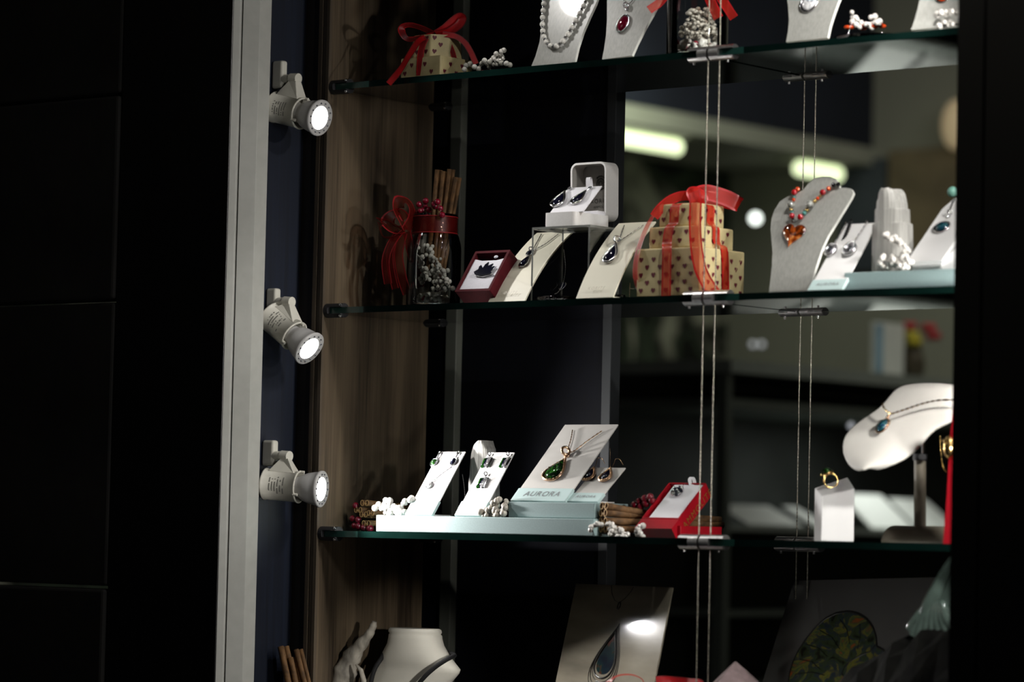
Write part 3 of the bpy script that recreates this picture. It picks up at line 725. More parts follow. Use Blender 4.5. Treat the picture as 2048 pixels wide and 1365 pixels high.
pendant('orange stone pendant on frosted stand partly hidden by black frame', fr4, (1890, -14), (1876, 4), 1.5, 'oval', .003, m_orange, m_silver, [[(1890, -18), (1920, -60)]], (1891, -18))
pearl_branch('white pearl row across frosted stand partly hidden by black frame', [[(1876, 27, 0), (1895, 24, 0), (1916, 24, 0), (1930, 22, 0)]], .026, .0036, .004, .0025)
pearl_branch('white pearl row lying on upper shelf behind black frame', [[(1880, 50, 0), (1900, 47, 0), (1925, 44, 0)]], .012, .0034, .004, .0022, zmin=S1)

# jars
def jar(label, cpx, y, rad, zb, zneck0, zneck1, rneck, ztop):
    c = atY(*cpx, y); c.z = zb; h0, h1, ht = zneck0-zb, zneck1-zb, ztop-zb; w = .0022; mb = MB()
    prof = [(0, 0), (rad-.005, 0), (rad-.0015, .0015), (rad, .006), (rad, h0-.022), (rad*.985, h0-.014), (rneck+.003, h0-.002), (rneck, h0+.002), (rneck, h1), (rneck+.0008, ht-.002), (rneck, ht), (rneck-w, ht), (rneck-w, h0+.001), (rad-w-.002, h0-.016), (rad-w, h0-.024), (rad-w, .008), (rad-.006, .0045), (0, .004)]
    t = thing('glass_jar', label, 'jar', c); mb.lathe(prof, c, V((0,0,1)), 48).build('jar_body', m_clear, t); return t, c
zj0, zj1, zjt = atY(865, 470, .09).z, atY(865, 436, .09).z, atY(865, 430, .09).z
tj, cj = jar('clear glass jar with red organza bow holding cinnamon and pearls, middle shelf', (866, 605), .09, .0375, S2, zj0, zj1, .0305, zjt)
b = MB(); n = 40
b.loft([[cj+V((math.cos(2*math.pi*k/n)*.0316, math.sin(2*math.pi*k/n)*.0316, z)) for k in range(n)] for z in (zj0-S2+.001, zj1-S2)], 0, True)
for z in (zj0-S2+.001, zj1-S2): b.torus(cj+V((0,0,z)), .0317, .0009, V((0,0,1)), 40, 6, 1)
b.build('ribbon_band', [m_sheerd, m_darksatin], tj)
pb = cj+V((-.012, -.033, zj0-S2+.012))
b = MB()
rib(b, [(812, 460), (802, 440), (792, 418), (800, 404), (814, 402), (824, 418), (822, 440), (812, 460)], pb, .022, V((.7,.2,.5)), 30)
b.build('bow_loop', [m_sheerd, m_darksatin], tj)
b = MB(); rib(b, [(808, 462), (784, 446), (766, 440), (760, 456), (768, 474), (790, 474), (808, 462)], pb, .022, V((.3,.3,.8)), 30); b.build('bow_loop', [m_sheerd, m_darksatin], tj)
b = MB(); rib(b, [(812, 438), (800, 425), (782, 432), (775, 448), (790, 460), (810, 458)], pb+V((0,.006,0)), .020, V((.5,-.3,.7)), 26); b.build('bow_loop', [m_sheerd, m_darksatin], tj)
for pts, w in (([(800,462),(780,492),(771,525),(776,568)], .013), ([(806,466),(797,510),(804,555),(815,588)], .015), ([(814,464),(822,505),(834,545),(840,575)], .013), ([(794,470),(780,505),(783,545),(791,578)], .011)):
    b = MB(); rib(b, pts, pb, w, V((.2,-1,.15)), 20); b.build('ribbon_tail', [m_sheerd, m_darksatin], tj)
def cinn(label, p0, p1, r, grp, name='cinnamon_stick', parent=None):
    """rolled quill: two scrolls of bark"""
    p0, p1 = V(p0), V(p1); ax = (p1-p0); a, c = frame_of(ax); rows = []
    prof = []
    for s in (-1, 1):
        for k in range(18):
            an = k/17*2*math.pi*1.15; rr = r*(.52-.26*k/17)
            prof.append((s*(r*.46-(rr*math.cos(an)-r*.26)*.95), rr*math.sin(an)*1.25))
    h = prof[:18][::-1]+prof[18:]
    mb = MB(); m = 9; n = len(h)
    for i in range(m):
        t_ = i/(m-1); o = p0+ax*t_; w = 1+.04*math.sin(7*t_+p0.x*200)
        rows.append([o+a*x*w+c*y_*w for x, y_ in h])
    mb.loft(rows, 0)
    o = mb.build(name, [m_cinn, m_cinnin], parent, solid=-r*.16, org=p0)
    o.modifiers['solid'].use_rim = True; o.modifiers['solid'].material_offset_rim = 1
    if not parent: tag(o, label, 'cinnamon stick', grp)
    return o
for i, (a, bq) in enumerate((((878,340),(858,560)), ((890,343),(868,560)), ((903,339),(874,560)), ((916,355),(880,560)))):
    cinn(('palest and most upright cinnamon stick in jar, beside berries', 'cinnamon stick in jar, second from the berries', 'tallest cinnamon stick in jar with curled top', 'cinnamon stick in jar standing apart, furthest from berries')[i], atY(*bq, .085+.004*i), atY(*a, .085+.005*i), .0052, 'cinnamon sticks in the jar')
def berries(parent, pts, r):
    for p in pts: MB().ball(p, r*random.uniform(.9, 1.1), 14).build('berry', m_berry, parent)
t = thing('berry_sprig', 'sprig of dark red berries in mouth of ribboned jar', 'berries', atY(858, 440, .068))
berries(t, [atY(u, v, .066+.003*(i % 3)) for i, (u, v) in enumerate([(838,409),(851,402),(850,412),(840,422),(836,425),(858,420),(868,408),(845,421),(853,432),(881,417),(884,430),(870,413),(875,404)])], .0042)
b = MB(); b.tube([atY(858, 425, .075), atY(866, 520, .085)], .0008, 6).build('stem', m_cordb, t)
pearl_branch('pearl spray inside ribboned jar, leaning toward the bow', [[(826,494,0),(834,512,0),(842,532,0),(850,560,0)]], .070, .0031, .0021, .0055, m=m_pearlc)
pearl_branch('thicker pearl spray inside ribboned jar, leaning away from the bow', [[(858,498,0),(868,515,0),(878,535,0),(888,556,0),(896,572,0)], [(862,535,0),(870,560,0),(880,578,0)]], .080, .0031, .0019, .0070, m=m_pearlc)
b = MB()
for k in range(120):
    an, rr = random.uniform(0, 6.283), .0305*math.sqrt(random.random()); b.ball(cj+V((rr*math.cos(an), rr*math.sin(an), .008+random.uniform(0, .018)*(1-rr/.05))), random.uniform(.0030, .0046), 10, 1 if random.random() < .06 else 0)
tag(b.build('loose_pearls', [m_pearlc, m_berry], None, org=cj), 'loose pearls filling bottom of ribboned jar on middle shelf', 'pearls', kind='stuff')

zq0, zq1, zqt = atY(1394, -70, .065).z, atY(1394, -105, .065).z, atY(1394, -112, .065).z
tk, ck = jar('clear glass jar filled with pearls and crystal chips, upper shelf by cables', (1394, 100), .065, .0400, S1, zq0, zq1, .0325, zqt)
b = MB(); b.loft([[ck+V((math.cos(2*math.pi*k/n)*.0336, math.sin(2*math.pi*k/n)*.0336, z)) for k in range(n)] for z in (zq0-S1+.001, zq1-S1)], 0, True); b.build('ribbon_band', [m_sheer], tk)
pq = ck+V((0, -.045, zq0-S1))
for pts, w in (([(1345,-60),(1338,-25),(1322,2),(1298,20)], .012), ([(1400,-60),(1412,-20),(1424,8),(1437,36)], .013), ([(1405,-60),(1428,-25),(1448,5),(1468,36)], .012)):
    b = MB(); rib(b, pts, pq, w, V((.3,-1,.15)), 18); b.build('ribbon_tail', [m_sheer, m_satin], tk)
for pts in ([(1375,-75),(1345,-110),(1330,-85),(1375,-72)], [(1380,-75),(1420,-115),(1435,-85),(1380,-72)]):
    b = MB(); rib(b, pts, pq, .02, V((.5,.2,.7)), 22); b.build('bow_loop', [m_sheer, m_satin], tk)
b = MB()
for k in range(110):
    an, rr = random.uniform(0, 6.283), .033*math.sqrt(random.random()); b.ball(ck+V((rr*math.cos(an)*.94, rr*math.sin(an)*.94, .0105+random.uniform(0, .011))), random.uniform(.0032, .0052), 12, 1 if random.random() < .22 else 0)
tag(b.build('loose_pearls', [m_pearl, m_berry], None, org=ck), 'loose cream and red pearls in bottom of jar on upper shelf', 'pearls', kind='stuff')
b = MB()
for k in range(260):
    u = random.random(); an = random.uniform(0, 6.283); rr = .030*math.sqrt(random.random())*(1-.5*u)
    b.ball(ck+V((rr*math.cos(an)+.004, rr*math.sin(an), .024+.042*u)), random.uniform(.002, .0038), 7, 0, (1, 1, .8))
tag(b.build('crystal_chips', m_chip, None, org=ck), 'heap of clear and milky crystal chips in jar on upper shelf', 'crystal chips', kind='stuff')

# ------------------------------------------------------------------ MIDDLE SHELF
def slab(name, label, fr, th, m, lip=None, cat='display card', grp=None, foot=True, nb=10, band=None, txt=None, thick=.0016, prop=None):
    """leaning display card with a folded strut behind it"""
    t = thing(name, label, cat, fr(fr.w/2, 0), grp); w, L = fr.w, fr.L
    rows = [[fr(0, L*i/nb), fr(w, L*i/nb)] for i in range(nb+1)]
    MB().loft(rows, 0, sm=False).build('card_face', m, t, solid=-thick)
    if foot:                                                # flat foot plate behind
        dep = (fr(0, L)-fr.o).y*.62; q = fr.o-fr.n*.0022; z = fr.o.z-.0006
        MB().box((q.x+.001, q.y+.001, z), (q.x+w-.001, q.y+dep, z+.0014)).build('foot_plate', m, t)
    if band:
        b = MB(); b.fbox(fr, -.0012, w+.0012, -.0005, band, -.003, .0016); o = b.build('card_foot', m_aqua, t, .0008)
        if txt: text(fr, txt, w*.5, band*.5, w*.15, .0019, 'lettering', m_gtext, o, 1.15, .15)
    elif txt: text(fr, txt, w*.5, L*.085, w*.105, .0004+fr.bow*.35, 'lettering', m_ltext, t, 1.35, .2)
    return t

# maroon box with leaf pin
y0 = .014; zb = atY(909, 584, y0).z; frp = card_frame((909, 584), (979, 582), (951, 503), y0, zb)
dep = (zb-S2)/max(.2, frp.n.z)
t = thing('pin_box', 'open maroon box with white pad holding a leaf-shaped pin, middle shelf', 'jewelry box', frp(frp.w/2, 0, -dep))
b = MB(); tray(b, frp, frp.w, frp.L, dep, .004, .0015, frp.w/2, frp.L/2); b.build('box_tray', [m_maroonbox, m_maroonbox], t)
b = MB(); pad = [(.0045, .0045), (frp.w-.0045, .0045), (frp.w-.0045, frp.L-.013), (frp.w*.72, frp.L-.016), (frp.w*.3, frp.L-.016), (.0045, frp.L-.013)]
b.prism([frp(a, c, -.002) for a, c in pad], -frp.n*.004); b.build('pad', m_velvet, t)
b = MB(); b.cab(frp, place(ell(.007, .005, 14), frp.w*.62, frp.L-.0085), .002, 0, -.004); b.build('pull_tab', m_velvet, t)
lf = [frp.uv(u, v) for u, v in [(949,546),(958,541),(960,535),(964,532),(967,538),(972,531),(979,526),(977,534),(988,529),(982,538),(990,534),(981,545),(985,548),(976,551),(964,553),(951,551)]]
t2 = thing('leaf_pin', 'spiky dark leaf-shaped pin in silver on white pad of maroon box', 'pin', frp(*lf[0], -.001))
b = MB(); b.prism([frp(a, c, .0022) for a, c in lf], -frp.n*.0015); b.build('leaf', m_gem, t2, .0004)
b = MB(); b.tube([frp(a, c, .0002) for a, c in lf[10:]+lf[:2]], .0010, 6); b.cab(frp, place(ell(.010, .005, 14), *frp.uv(966, 551)), .0024, 0, -.001); b.build('setting', m_silver, t2)

# two curved cream cards
def cream(label, bl, br, tl, y0):
    fr = card_frame(bl, br, tl, y0, S2+.0008, .0078); slab('curved_card', label, fr, 0, m_card, txt='KORITE', grp='curved cream pendant cards', nb=16, thick=.0022); return fr
fa = cream('curved cream pendant card behind leg of clear riser, beside maroon box', (976, 600), (1049, 598.5), (1074, 466), .022)
fb = cream('curved cream pendant card between clear riser and tall heart-paper gift', (1152, 596), (1226, 594), (1238, 447), .004)
bk = lambda fr, L: [fr(*fr.uv(u, v), c) for u, v, c in L]
pendant('black stone pendant with small stone above, on cream card behind riser leg', fa, (1060, 514), (1043, 536), .62, 'drop', .003, m_gem, m_silver, [[(1084, 470), (1072, 492), (1066, 503)], [(1118, 470), (1092, 490), (1066, 504)]], (1065, 503), extra=((1061, 508), .008),
        back=[bk(fa, [(1120,486,-.012),(1118,515,-.02),(1112,548,-.02),(1103,562,-.02),(1096,566,-.02)])])
pendant('slender black and silver drop pendant, on cream card beside heart-paper gift', fb, (1234, 490), (1217, 527), .60, 'drop', .003, m_gem, m_silver, [[(1250, 452), (1243, 472), (1238, 484)], [(1288, 452), (1262, 470), (1239, 485)]], (1238, 485), bez=1.22,
        back=[bk(fb, [(1246,545,-.02),(1245,568,-.02),(1247,584,-.02)]), bk(fb, [(1268,546,-.02),(1256,556,-.02),(1246,556,-.02)])])

# clear riser
yr = .0365; x0, x1 = atY(1063, 520, yr).x, atY(1179, 520, yr).x; zt = atY(1120, 452.5, yr).z; yd = atX(1240, 455, x1).y; w = .0028
t = thing('acrylic_riser', 'clear acrylic riser carrying the white earring box, middle shelf', 'riser', ((x0+x1)/2, yr, S2))
def plate(nm, lo, hi, ax):
    p = MB(); (a, c, e), (d, f, g) = lo, hi
    q = [(a,c,e),(d,c,e),(d,f,e),(a,f,e),(a,c,g),(d,c,g),(d,f,g),(a,f,g)]
    fs = {'z0': (3,2,1,0), 'z1': (4,5,6,7), 'y0': (0,1,5,4), 'x1': (1,2,6,5), 'y1': (2,3,7,6), 'x0': (3,0,4,7)}
    for k, v in fs.items(): p.add(q, [v], 0 if k[0] == ax else 1)
    p.build(nm, [m_acr, m_acre], t)
plate('top_plate', (x0, yr, zt-w), (x1, yd, zt), 'z'); plate('side_plate', (x0, yr, S2), (x0+w, yd, zt-w-.0001), 'x'); plate('side_plate', (x1-w, yr, S2), (x1, yd, zt-w-.0001), 'x')
dish('small cut-crystal dish holding a dark stone under clear riser', (1118, 597), .085, .030, S2, .009)
frz = Frame(atY(1126, 590, .085), V((1,0,0)), V((0,.7,.7)))
pendant('upright dark stone ring on small crystal dish under clear riser', frz, (1132, 568), (1121, 582), .5, 'oval', .004, m_gem, m_silver, name='stone_ring', cat='ring')
c = atY(1238, 591, .075); b = MB(); b.box((c.x-.014, .066, S2), (c.x+.013, .084, S2+.007)); b.box((c.x-.009, .07, S2+.0072), (c.x+.008, .08, S2+.010))
tag(b.build('glass_block', m_crystal, None, .0012, org=(c.x, .075, S2)), 'small clear glass block behind curved card beside heart-paper gift', 'glass block')

# white earring box on the riser
yb0 = .0385; zt += .0004; xl_, xc_ = atY(1087, 440, yb0).x, atY(1150, 440, yb0).x; yb_ = atX(1221, 440, xc_).y
zh = atY(1120, 424.5, yb0).z
t = thing('earring_box', 'open white leatherette earring box on clear riser', 'jewelry box', ((xl_+xc_)/2, (yb0+yb_)/2, zt))
frb = Frame((xl_, yb0, zh), (1,0,0), (0,1,0)); wb, db = xc_-xl_, yb_-yb0
b = MB(); tray(b, frb, wb, db, zh-zt, .003, .007, wb/2, db/2); b.build('box_base', [m_boxwhite, m_satinwhite], t, .0006)
b = MB().box((xl_+.004, yb0+.004, zt+.004), (xc_-.004, yb_-.004, zh-.0006)); b.box((xl_+.006, yb_-.022, zh-.0006), (xc_-.004, yb_-.006, zh+.006)); b.build('inner_platform', m_satinwhite, t, .001)
BL = V((atY(1101, 423, yb0+.010).x, yb0+.008, zh+.0004)); fe = Frame(BL, (1,0,0), atP(1137, 376, BL, V((1,0,0)))-BL)
fe.L = (atP(1137, 376, BL, V((1,0,0)))-BL).length; fe.w = atY(1168, 423, yb0+.010).x-BL.x
MB().fbox(fe, 0, fe.w, 0, fe.L, -.0016, 0).build('earring_card', m_satinwhite, t, .0004)
b = MB(); p = fe(fe.w*.52, fe.L+.001, -.001); q = [p+V((0,.004,-.004)), p+V((0,.003,.010)), p+V((0,.005,.0135)), p+V((0,.008,.010)), p+V((.0008,.009,-.003))]
b.strip(resample(q, 14), V((1,0,0)), .0072, 0, 0); b.build('ribbon_pull', m_satinwhite, t)
# lid standing open behind the base
xl2 = atY(1146, 380, yb_).x; xr2 = atY(1217, 380, yb_).x; yl = yb_-.004; zl0, zl1 = zh-.006, atY(1180, 325, yl).z
fl_ = Frame((xl2, yl, zl0), (1,0,0), V((0, -.03, 1))); wl, hl = xr2-xl2, zl1-zl0
b = MB(); tray(b, fl_, wl, hl, .027, .0028, .011, wl/2, hl/2, n=8); lid = b.build('lid', [m_boxwhite, m_boxin], t, .0006)
b = MB(); b.prism([fl_(a, c, -.0236) for a, c in rrect(wl*.68, hl*.72, .010, 6, wl*.53, hl*.46)], -fl_.n*.0004); b.build('lining_pad', m_boxin, lid)
text(fl_, 'KORITE', wl*.55, hl*.36, .0085, -.0230, 'lettering', m_emb, lid, 1.25); text(fl_, 'AMMOLITE', wl*.55, hl*.26, .0050, -.0230, 'lettering', m_emb, lid, 1.0)
b = MB()                                                     # embossed spiral emblem
for k in range(46):
    an = k*.33; rr = .0018+.0085*k/46; b.fbox(Frame(fl_(wl*.56+rr*math.cos(an), hl*.66+rr*math.sin(an), -.0232), (math.cos(an), 0, math.sin(an)), (-math.sin(an), 0, math.cos(an))), -.0010, .0010, -.0012, .0012, -.0003, .0006)
b.build('embossed_emblem', m_emb, lid)
earring('silver hoop drop earring with dark stone in white box, outer one', fe, (1140, 379), (1131, 386), (1111, 415), .70, 'drop', .0026, m_gem, m_silver, bez=1.25)
earring('silver hoop drop earring with dark stone in white box, one beside lid', fe, (1181, 378), (1173, 385), (1147, 410), .66, 'drop', .0026, m_gem, m_silver, bez=1.25)

# tall three-tier gift
y0 = .020; C1 = atY(1401, 493, y0); xl_ = atY(1274, 497, y0).x; yb_ = atX(1490, 495, C1.x).y; w1, d1 = C1.x-xl_, yb_-y0; cx, cy = xl_+w1/2, y0+d1/2
tg = thing('gift_stack', 'tall three-tier gift in cream heart paper with red organza bow, middle shelf', 'gift', (cx, cy, S2))
gift_tier('lower_box', xl_, C1.x, y0, yb_, S2, C1.z, tg)
w2, d2 = w1*.80, d1*.76; z2 = atY(1400, 450, cy-d2/2).z
gift_tier('middle_box', cx-w2/2, cx+w2/2, cy-d2/2, cy+d2/2, C1.z+.0002, z2, tg, dx=.021, dy=.022)
w3, d3 = w1*.61, d1*.60; z3 = atY(1395, 405, cy-d3/2).z
gift_tier('upper_box', cx-w3/2, cx+w3/2, cy-d3/2, cy+d3/2, z2+.0002, z3, tg, dx=.021, dy=.022)
W_ = .0152
def fall(pts, side, nm='ribbon', w=W_):
    b = MB(); b.strip(resample(pts, 26), side, w, 0, 1, .13); b.build(nm, [m_sheer, m_satin], tg)
xa = atY(1334, 560, y0).x; e = .0016                        # down the front of all three tiers
xt = atY(1353, 420, cy-d3/2).x; xm = atY(1340, 470, cy-d2/2).x
fall([(xt+.004, cy-d3/2+.02, z3+e), (xt, cy-d3/2-e, z3-.002), (xt-.002, cy-d3/2-e-.001, z2+.006), (xm, cy-d2/2-e, z2-.002), (xm-.002, cy-d2/2-e-.002, C1.z+.008), (xa, y0-e, C1.z-.002), (xa, y0-e, (C1.z+S2)/2), (xa, y0-e, S2+.001)], V((1,0,0)))
yc_ = cy-.004                                               # down the side
fall([(cx+w3/2-.02, yc_, z3+e), (cx+w3/2+e, yc_, z3-.002), (cx+w3/2+e+.001, yc_, z2+.006), (cx+w2/2+e, yc_, z2-.002), (cx+w2/2+e+.002, yc_, C1.z+.008), (cx+w1/2+e, yc_+.006, C1.z-.002), (cx+w1/2+e, yc_+.010, S2+.001)], V((0,1,0)))
pk = V((C1.x+.003, y0-.005, z3))
b = MB(); rib(b, [(1388, 383, .03), (1391, 405, .006), (1390, 445, 0), (1392, 490, -.006), (1400, 535, -.010), (1414, 566, -.010), (1433, 592, -.008)], pk, .0165, V((.35,-.93,.1)), 30, edge=.13); b.build('ribbon_tail', [m_sheer, m_satin], tg)
pl_ = V((xl_-.001, y0-.003, z3)); b = MB(); rib(b, [(1330, 404, .03), (1310, 426, .012), (1291, 460, .004), (1275, 505, 0), (1270, 545, 0), (1275, 572, 0), (1286, 594, 0)], pl_, .015, RT*.93+fw*.36, 32, edge=.13); b.build('ribbon_tail', [m_sheer, m_satin], tg)
pw = V((cx, cy-.01, z3+.008))
b = MB(); rib(b, [(1388, 392), (1364, 392), (1342, 400), (1322, 416), (1308, 434)], pw, .0125, -fw, 24); b.build('bow_loop', [m_sheer, m_satin], tg)
b = MB(); rib(b, [(1390, 402), (1397, 390), (1412, 385), (1434, 390), (1455, 397), (1472, 406), (1473, 407, .004), (1462, 404, .012), (1436, 398, .014), (1402, 400, .008)], pw, .0215, -fw+UP*.25, 36); b.build('bow_loop', [m_sheer, m_satin], tg)
b = MB(); rib(b, [(1390, 404), (1383, 388), (1387, 381), (1398, 384), (1406, 395), (1402, 406)], pw+V((0,-.012,0)), .014, V((.6,-.5,.6)), 22); b.build('bow_loop', [m_sheer, m_satin], tg)

# frosted stand with bead necklace and heart
o5 = [(1538,583),(1541,560),(1544,530),(1545,505),(1543,480),(1541,458),(1543,438),(1549,420),(1560,403),(1575,393),(1592,388),(1606,380),(1616,368),(1628,358),(1644,354),(1660,354),(1672,359),(1677,368),(1680,376),(1692,376),(1703,378),(1707,386),(1702,397),(1688,420),(1672,446),(1656,472),(1644,498),(1634,528),(1626,556),(1617,582)]
t, f5 = bust_sheet('frosted acrylic stand wearing red and turquoise beads with heart, middle shelf', (1538, 583), o5, .03, S2)
t = thing('bead_necklace', 'red, turquoise and speckled bead necklace with amber glass heart on frosted stand', 'necklace', f5(*f5.uv(1586, 472), .002))
BD = [(1598,381,5,m_orange),(1592,388,6.2,m_redbead),(1590,397,3.6,m_teal),(1589.5,402,4,m_orange),(1586,413,7.2,m_mottle),(1585,421.5,4,m_gold),(1586,428,4.2,m_teal),(1587.5,435,6,m_redbead),(1590,444,5,m_crystal),
      (1604,437,6.2,m_redbead),(1611,429,4.4,m_teal),(1617,422,4,m_gold),(1624,413,8.2,m_mottle),(1632,404,4,m_gold),(1637.5,399,3.8,m_orange),(1643,393.5,3.2,m_gold),(1649,388,6.2,m_redbead),(1660,380,4.8,m_orange),(1670,373,5,m_blackbead),(1679,372,4.6,m_blackbead)]
for u, v, r, mm in BD:
    r *= .00064; MB().ball(f5(*f5.uv(u, v), r+.0004), r, 14).build('bead', mm, t)
for k in range(9):
    u, v = 1685-1.6*k-.2*k*k*.3, 428+5.2*k; MB().ball(f5(*f5.uv(u, v), -.02), .0026, 8).build('bead', m_blackbead, t)
a0, b0 = f5.uv(1586, 472); s = .00064
b = MB(); b.cab(f5, place(heart(55*s, 50*s, 32), a0, b0, -.12), .0055, 0, .0012, 6); b.cab(f5, place(heart(55*s, 50*s, 32), a0, b0, -.12), -.001, 0, .0012, 2)
b.build('heart_drop', m_amber, t)

# white earring card with aqua foot
f6 = card_frame((1617, 574), (1684, 571), (1689, 449), .016, S2+.0008); slab('earring_card', 'white card with aqua foot and a pair of long earrings, beside beaded stand', f6, 0, m_wcard, band=.0185, txt='AURORA')
earring('long silver drop earring on aqua-footed card, one beside beaded stand', f6, (1694, 449), (1667, 494), (1659, 513), .8, 'oval', .003, m_gem, m_silver, True, True, bez=1.9)
earring('long silver drop earring on aqua-footed card, one beside crystal tower', f6, (1735, 446), (1705, 492), (1698, 512), .8, 'oval', .003, m_gem, m_silver, True, True, bez=1.9)

# aqua riser box with the crystal tower, pearls and slanted stand
y0 = .03; xl_ = atY(1688, 560, y0).x; zt = atY(1690, 546, y0).z
b = MB().box((xl_, y0, S2), (1.36, y0+.105, zt)); ob = b.build('display_box', m_aquabox, None, .0012, org=(xl_, y0, S2)); tag(ob, 'aqua cloth-covered riser box under the crystal tower, middle shelf', 'riser')
def tower(label, rows, y, zb, dep):
    """stepped selenite column: (left px, right px, row px) from the bottom up"""
    rs = []
    for i, (l, r, v) in enumerate(rows):
        A, B = atY(l, v, y), atY(r, v, y); c = (A+B)/2; hw = (B.x-A.x)/2*.80; z = zb if i == 0 else c.z; rw = []
        for k in range(20):
            an = 2*math.pi*k/20; s_ = 1+.035*math.sin(3*an+1)+.025*math.sin(7*an)
            q = lambda x: math.copysign(abs(x)**.6, x)
            rw.append(V((c.x+hw*q(math.cos(an))*s_, c.y+dep*q(math.sin(an))*s_, z+.0008*math.sin(5*an+i))))
        rs.append(rw)
    mb = MB().loft(rs, 0, True, False, True); c = sum(rs[0], V())/20
    return tag(mb.build('selenite_tower', m_selen, None, .0006, org=(c.x, y, zb)), label, 'crystal')
tower('tall stepped white selenite tower on aqua box, middle shelf', [(1744,1826,541),(1744,1826,520),(1745,1825,490),(1746,1824,450),(1747,1823,448),(1752,1818,447.5),(1753,1817,422),(1754,1816,420),(1757,1812,419.5),(1758,1811,406),(1762,1808,398),(1764,1805,388),(1769,1800,382),(1774,1796,379)], .072, zt+.0004, .019)
pearl_branch('white pearl and chip cluster at foot of the tall selenite tower', [[(1769,471,0),(1780,478,0),(1793,482,0),(1803,492,0),(1815,500,0)], [(1765,514,0),(1764,528,0)], [(1775,530,.004),(1790,525,0),(1806,522,.004),(1820,518,0)], [(1786,516,0),(1800,530,0),(1815,532,0)], [(1806,505,0),(1812,515,0)]], .038, .0034, .0036, .004, zmin=zt+.0004)
zs = zt+.0004
f7 = card_frame((1813, 524), (1880, 520), (1893, 405), .042, atY(1813, 524, .042).z); f7.w *= 1.05; f7.L *= 1.18
t = thing('pendant_ramp', 'white slanted pendant ramp on aqua box, half hidden by black frame', 'display stand', (f7.o.x+f7.w/2, .05, zs))
w, L = f7.w, f7.L; b = MB(); b.prism([f7(0, 0), f7(w, 0), f7(w, L*.75), f7(w*.72, L*1.0), f7(w*.25, L*1.0), f7(0, L*.75)], -f7.n*.004); b.build('ramp_face', m_wcard, t, .0008)
b = MB(); q = f7.o; b.prism([V((q.x+.004, q.y+.006, q.z-.001)), V((q.x+.004, q.y+.006, zs)), V((q.x+.004, q.y+.07, zs)), V((q.x+.004, q.y+.055, q.z+.028))], V((w-.008, 0, 0))); b.build('wedge_base', m_wcard, t)
pendant('blue opal cabochon pendant in silver on white slanted ramp', f7, (1892, 446), (1877, 467), 1.0, 'oval', .004, m_opal, m_silver, [[(1900, 425), (1910, 400)]], (1901, 430), bez=1.22)
p = f7(*f7.uv(1907, 389), .004); b = MB().ball(p, .0068, 14); tag(b.build('turquoise_bead', m_turq, None, org=p), 'pale turquoise bead at top of white slanted ramp by black frame', 'bead')

# ------------------------------------------------------------------ LOWER SHELF
y0 = .010; xl_, xr_ = atY(752, 1050, y0).x, atY(1187, 1050, y0).x; yb_ = atX(1262, 1050, xr_).y+.035; ZL = atY(760, 1031, y0).z
b = MB().box((xl_, y0, S3), (xr_, yb_, ZL)); o = b.build('display_box', m_aquabox, None, .0010, org=(xl_, y0, S3)); tag(o, 'long low aqua cloth-covered riser box on lower shelf', 'riser')
ZL += .0004
y1 = .017; xm, xn = atY(1017, 1020, y1).x, atY(1189, 1020, y1).x; yb2 = atX(1262, 1020, xn).y-.006; ZU = atY(1017, 1004, y1).z
b = MB().box((xm, y1, ZL), (xn, yb2, ZU)); o = b.build('display_box', m_aquabox, None, .0010, org=(xm, y1, ZL)); tag(o, 'shorter aqua riser box stacked on the long one, under the lettered cards', 'riser')
ZU += .0004

fA = card_frame((812, 1030), (864, 1029), (879, 904), .020, ZL+.0008); slab('earring_card', 'white pendant set card with silver and green stones, beside cinnamon end of long riser', fA, 0, m_wcard, band=.024)
earring('oval green earring in silver at top of first white card, outer one', fA, (881, 908), (875, 920), (864, 934), .80, 'oval', .003, m_ammol, m_silver, True, bez=1.35)
earring('oval dark earring in silver at top of first white card, inner one', fA, (918, 908), (913, 918), (904, 933), .70, 'oval', .003, m_gem, m_silver, True, bez=1.35)
pendant('oval pale pendant in silver low on first white card of long riser', fA, (865, 966), (855, 979), .80, 'oval', .003, m_howl, m_silver, [[(906, 935), (885, 950), (869, 963)]], (868, 962), grain=True, bez=1.35,
        back=[bk(fA, [(916,938,-.012),(914,960,-.02),(908,985,-.03),(897,1015,-.04),(893,1026,-.04)])])
fB = card_frame((911, 1031), (963, 1030), (977, 905.5), .020, ZL+.0008); slab('earring_card', 'white pendant set card with striped bar stones, in front of small crystal tower', fB, 0, m_wcard, band=.024)
BAR = lambda w, h, n=5: rrect(w, h, min(w, h)*.18, 3)
def bar_jewel(label, fr, hook, top, bot, nm, cat):
    t = pendant(label, fr, top, bot, .62, 'oval', .002, m_gem, m_silver, (), hook, None, nm, cat, None, .0008, 1.12)
    a0, b0 = fr.uv(*top); a1, b1 = fr.uv(*bot); L = math.hypot(a1-a0, b1-b0); rot = math.atan2(b0-b1, a0-a1)-math.pi/2
    for s, mm, nn in ((-.24, m_ammol, 'stone_bar'), (.24, m_silver, 'ridged_bar')):
        ca, cb = (a0+a1)/2+s*L*math.cos(rot), (b0+b1)/2+s*L*math.sin(rot); mb = MB()
        mb.cab(fr, place(rrect(L*.36, L*1.08, L*.06, 3), ca, cb, rot), .003, 0, .0015, 3)
        if mm is m_silver:
            for k in range(7):
                f_ = (k-3)/7*L; mb.tube([fr(ca-L*.15*math.cos(rot)-f_*math.sin(rot), cb-L*.15*math.sin(rot)+f_*math.cos(rot), .0045), fr(ca+L*.15*math.cos(rot)-f_*math.sin(rot), cb+L*.15*math.sin(rot)+f_*math.cos(rot), .0045)], .0007, 6)
        mb.build(nn, mm, t)
    return t
bar_jewel('striped bar earring on second white card, one beside first card', fB, (981, 911), (979, 918), (970, 937), 'earring', 'earring')
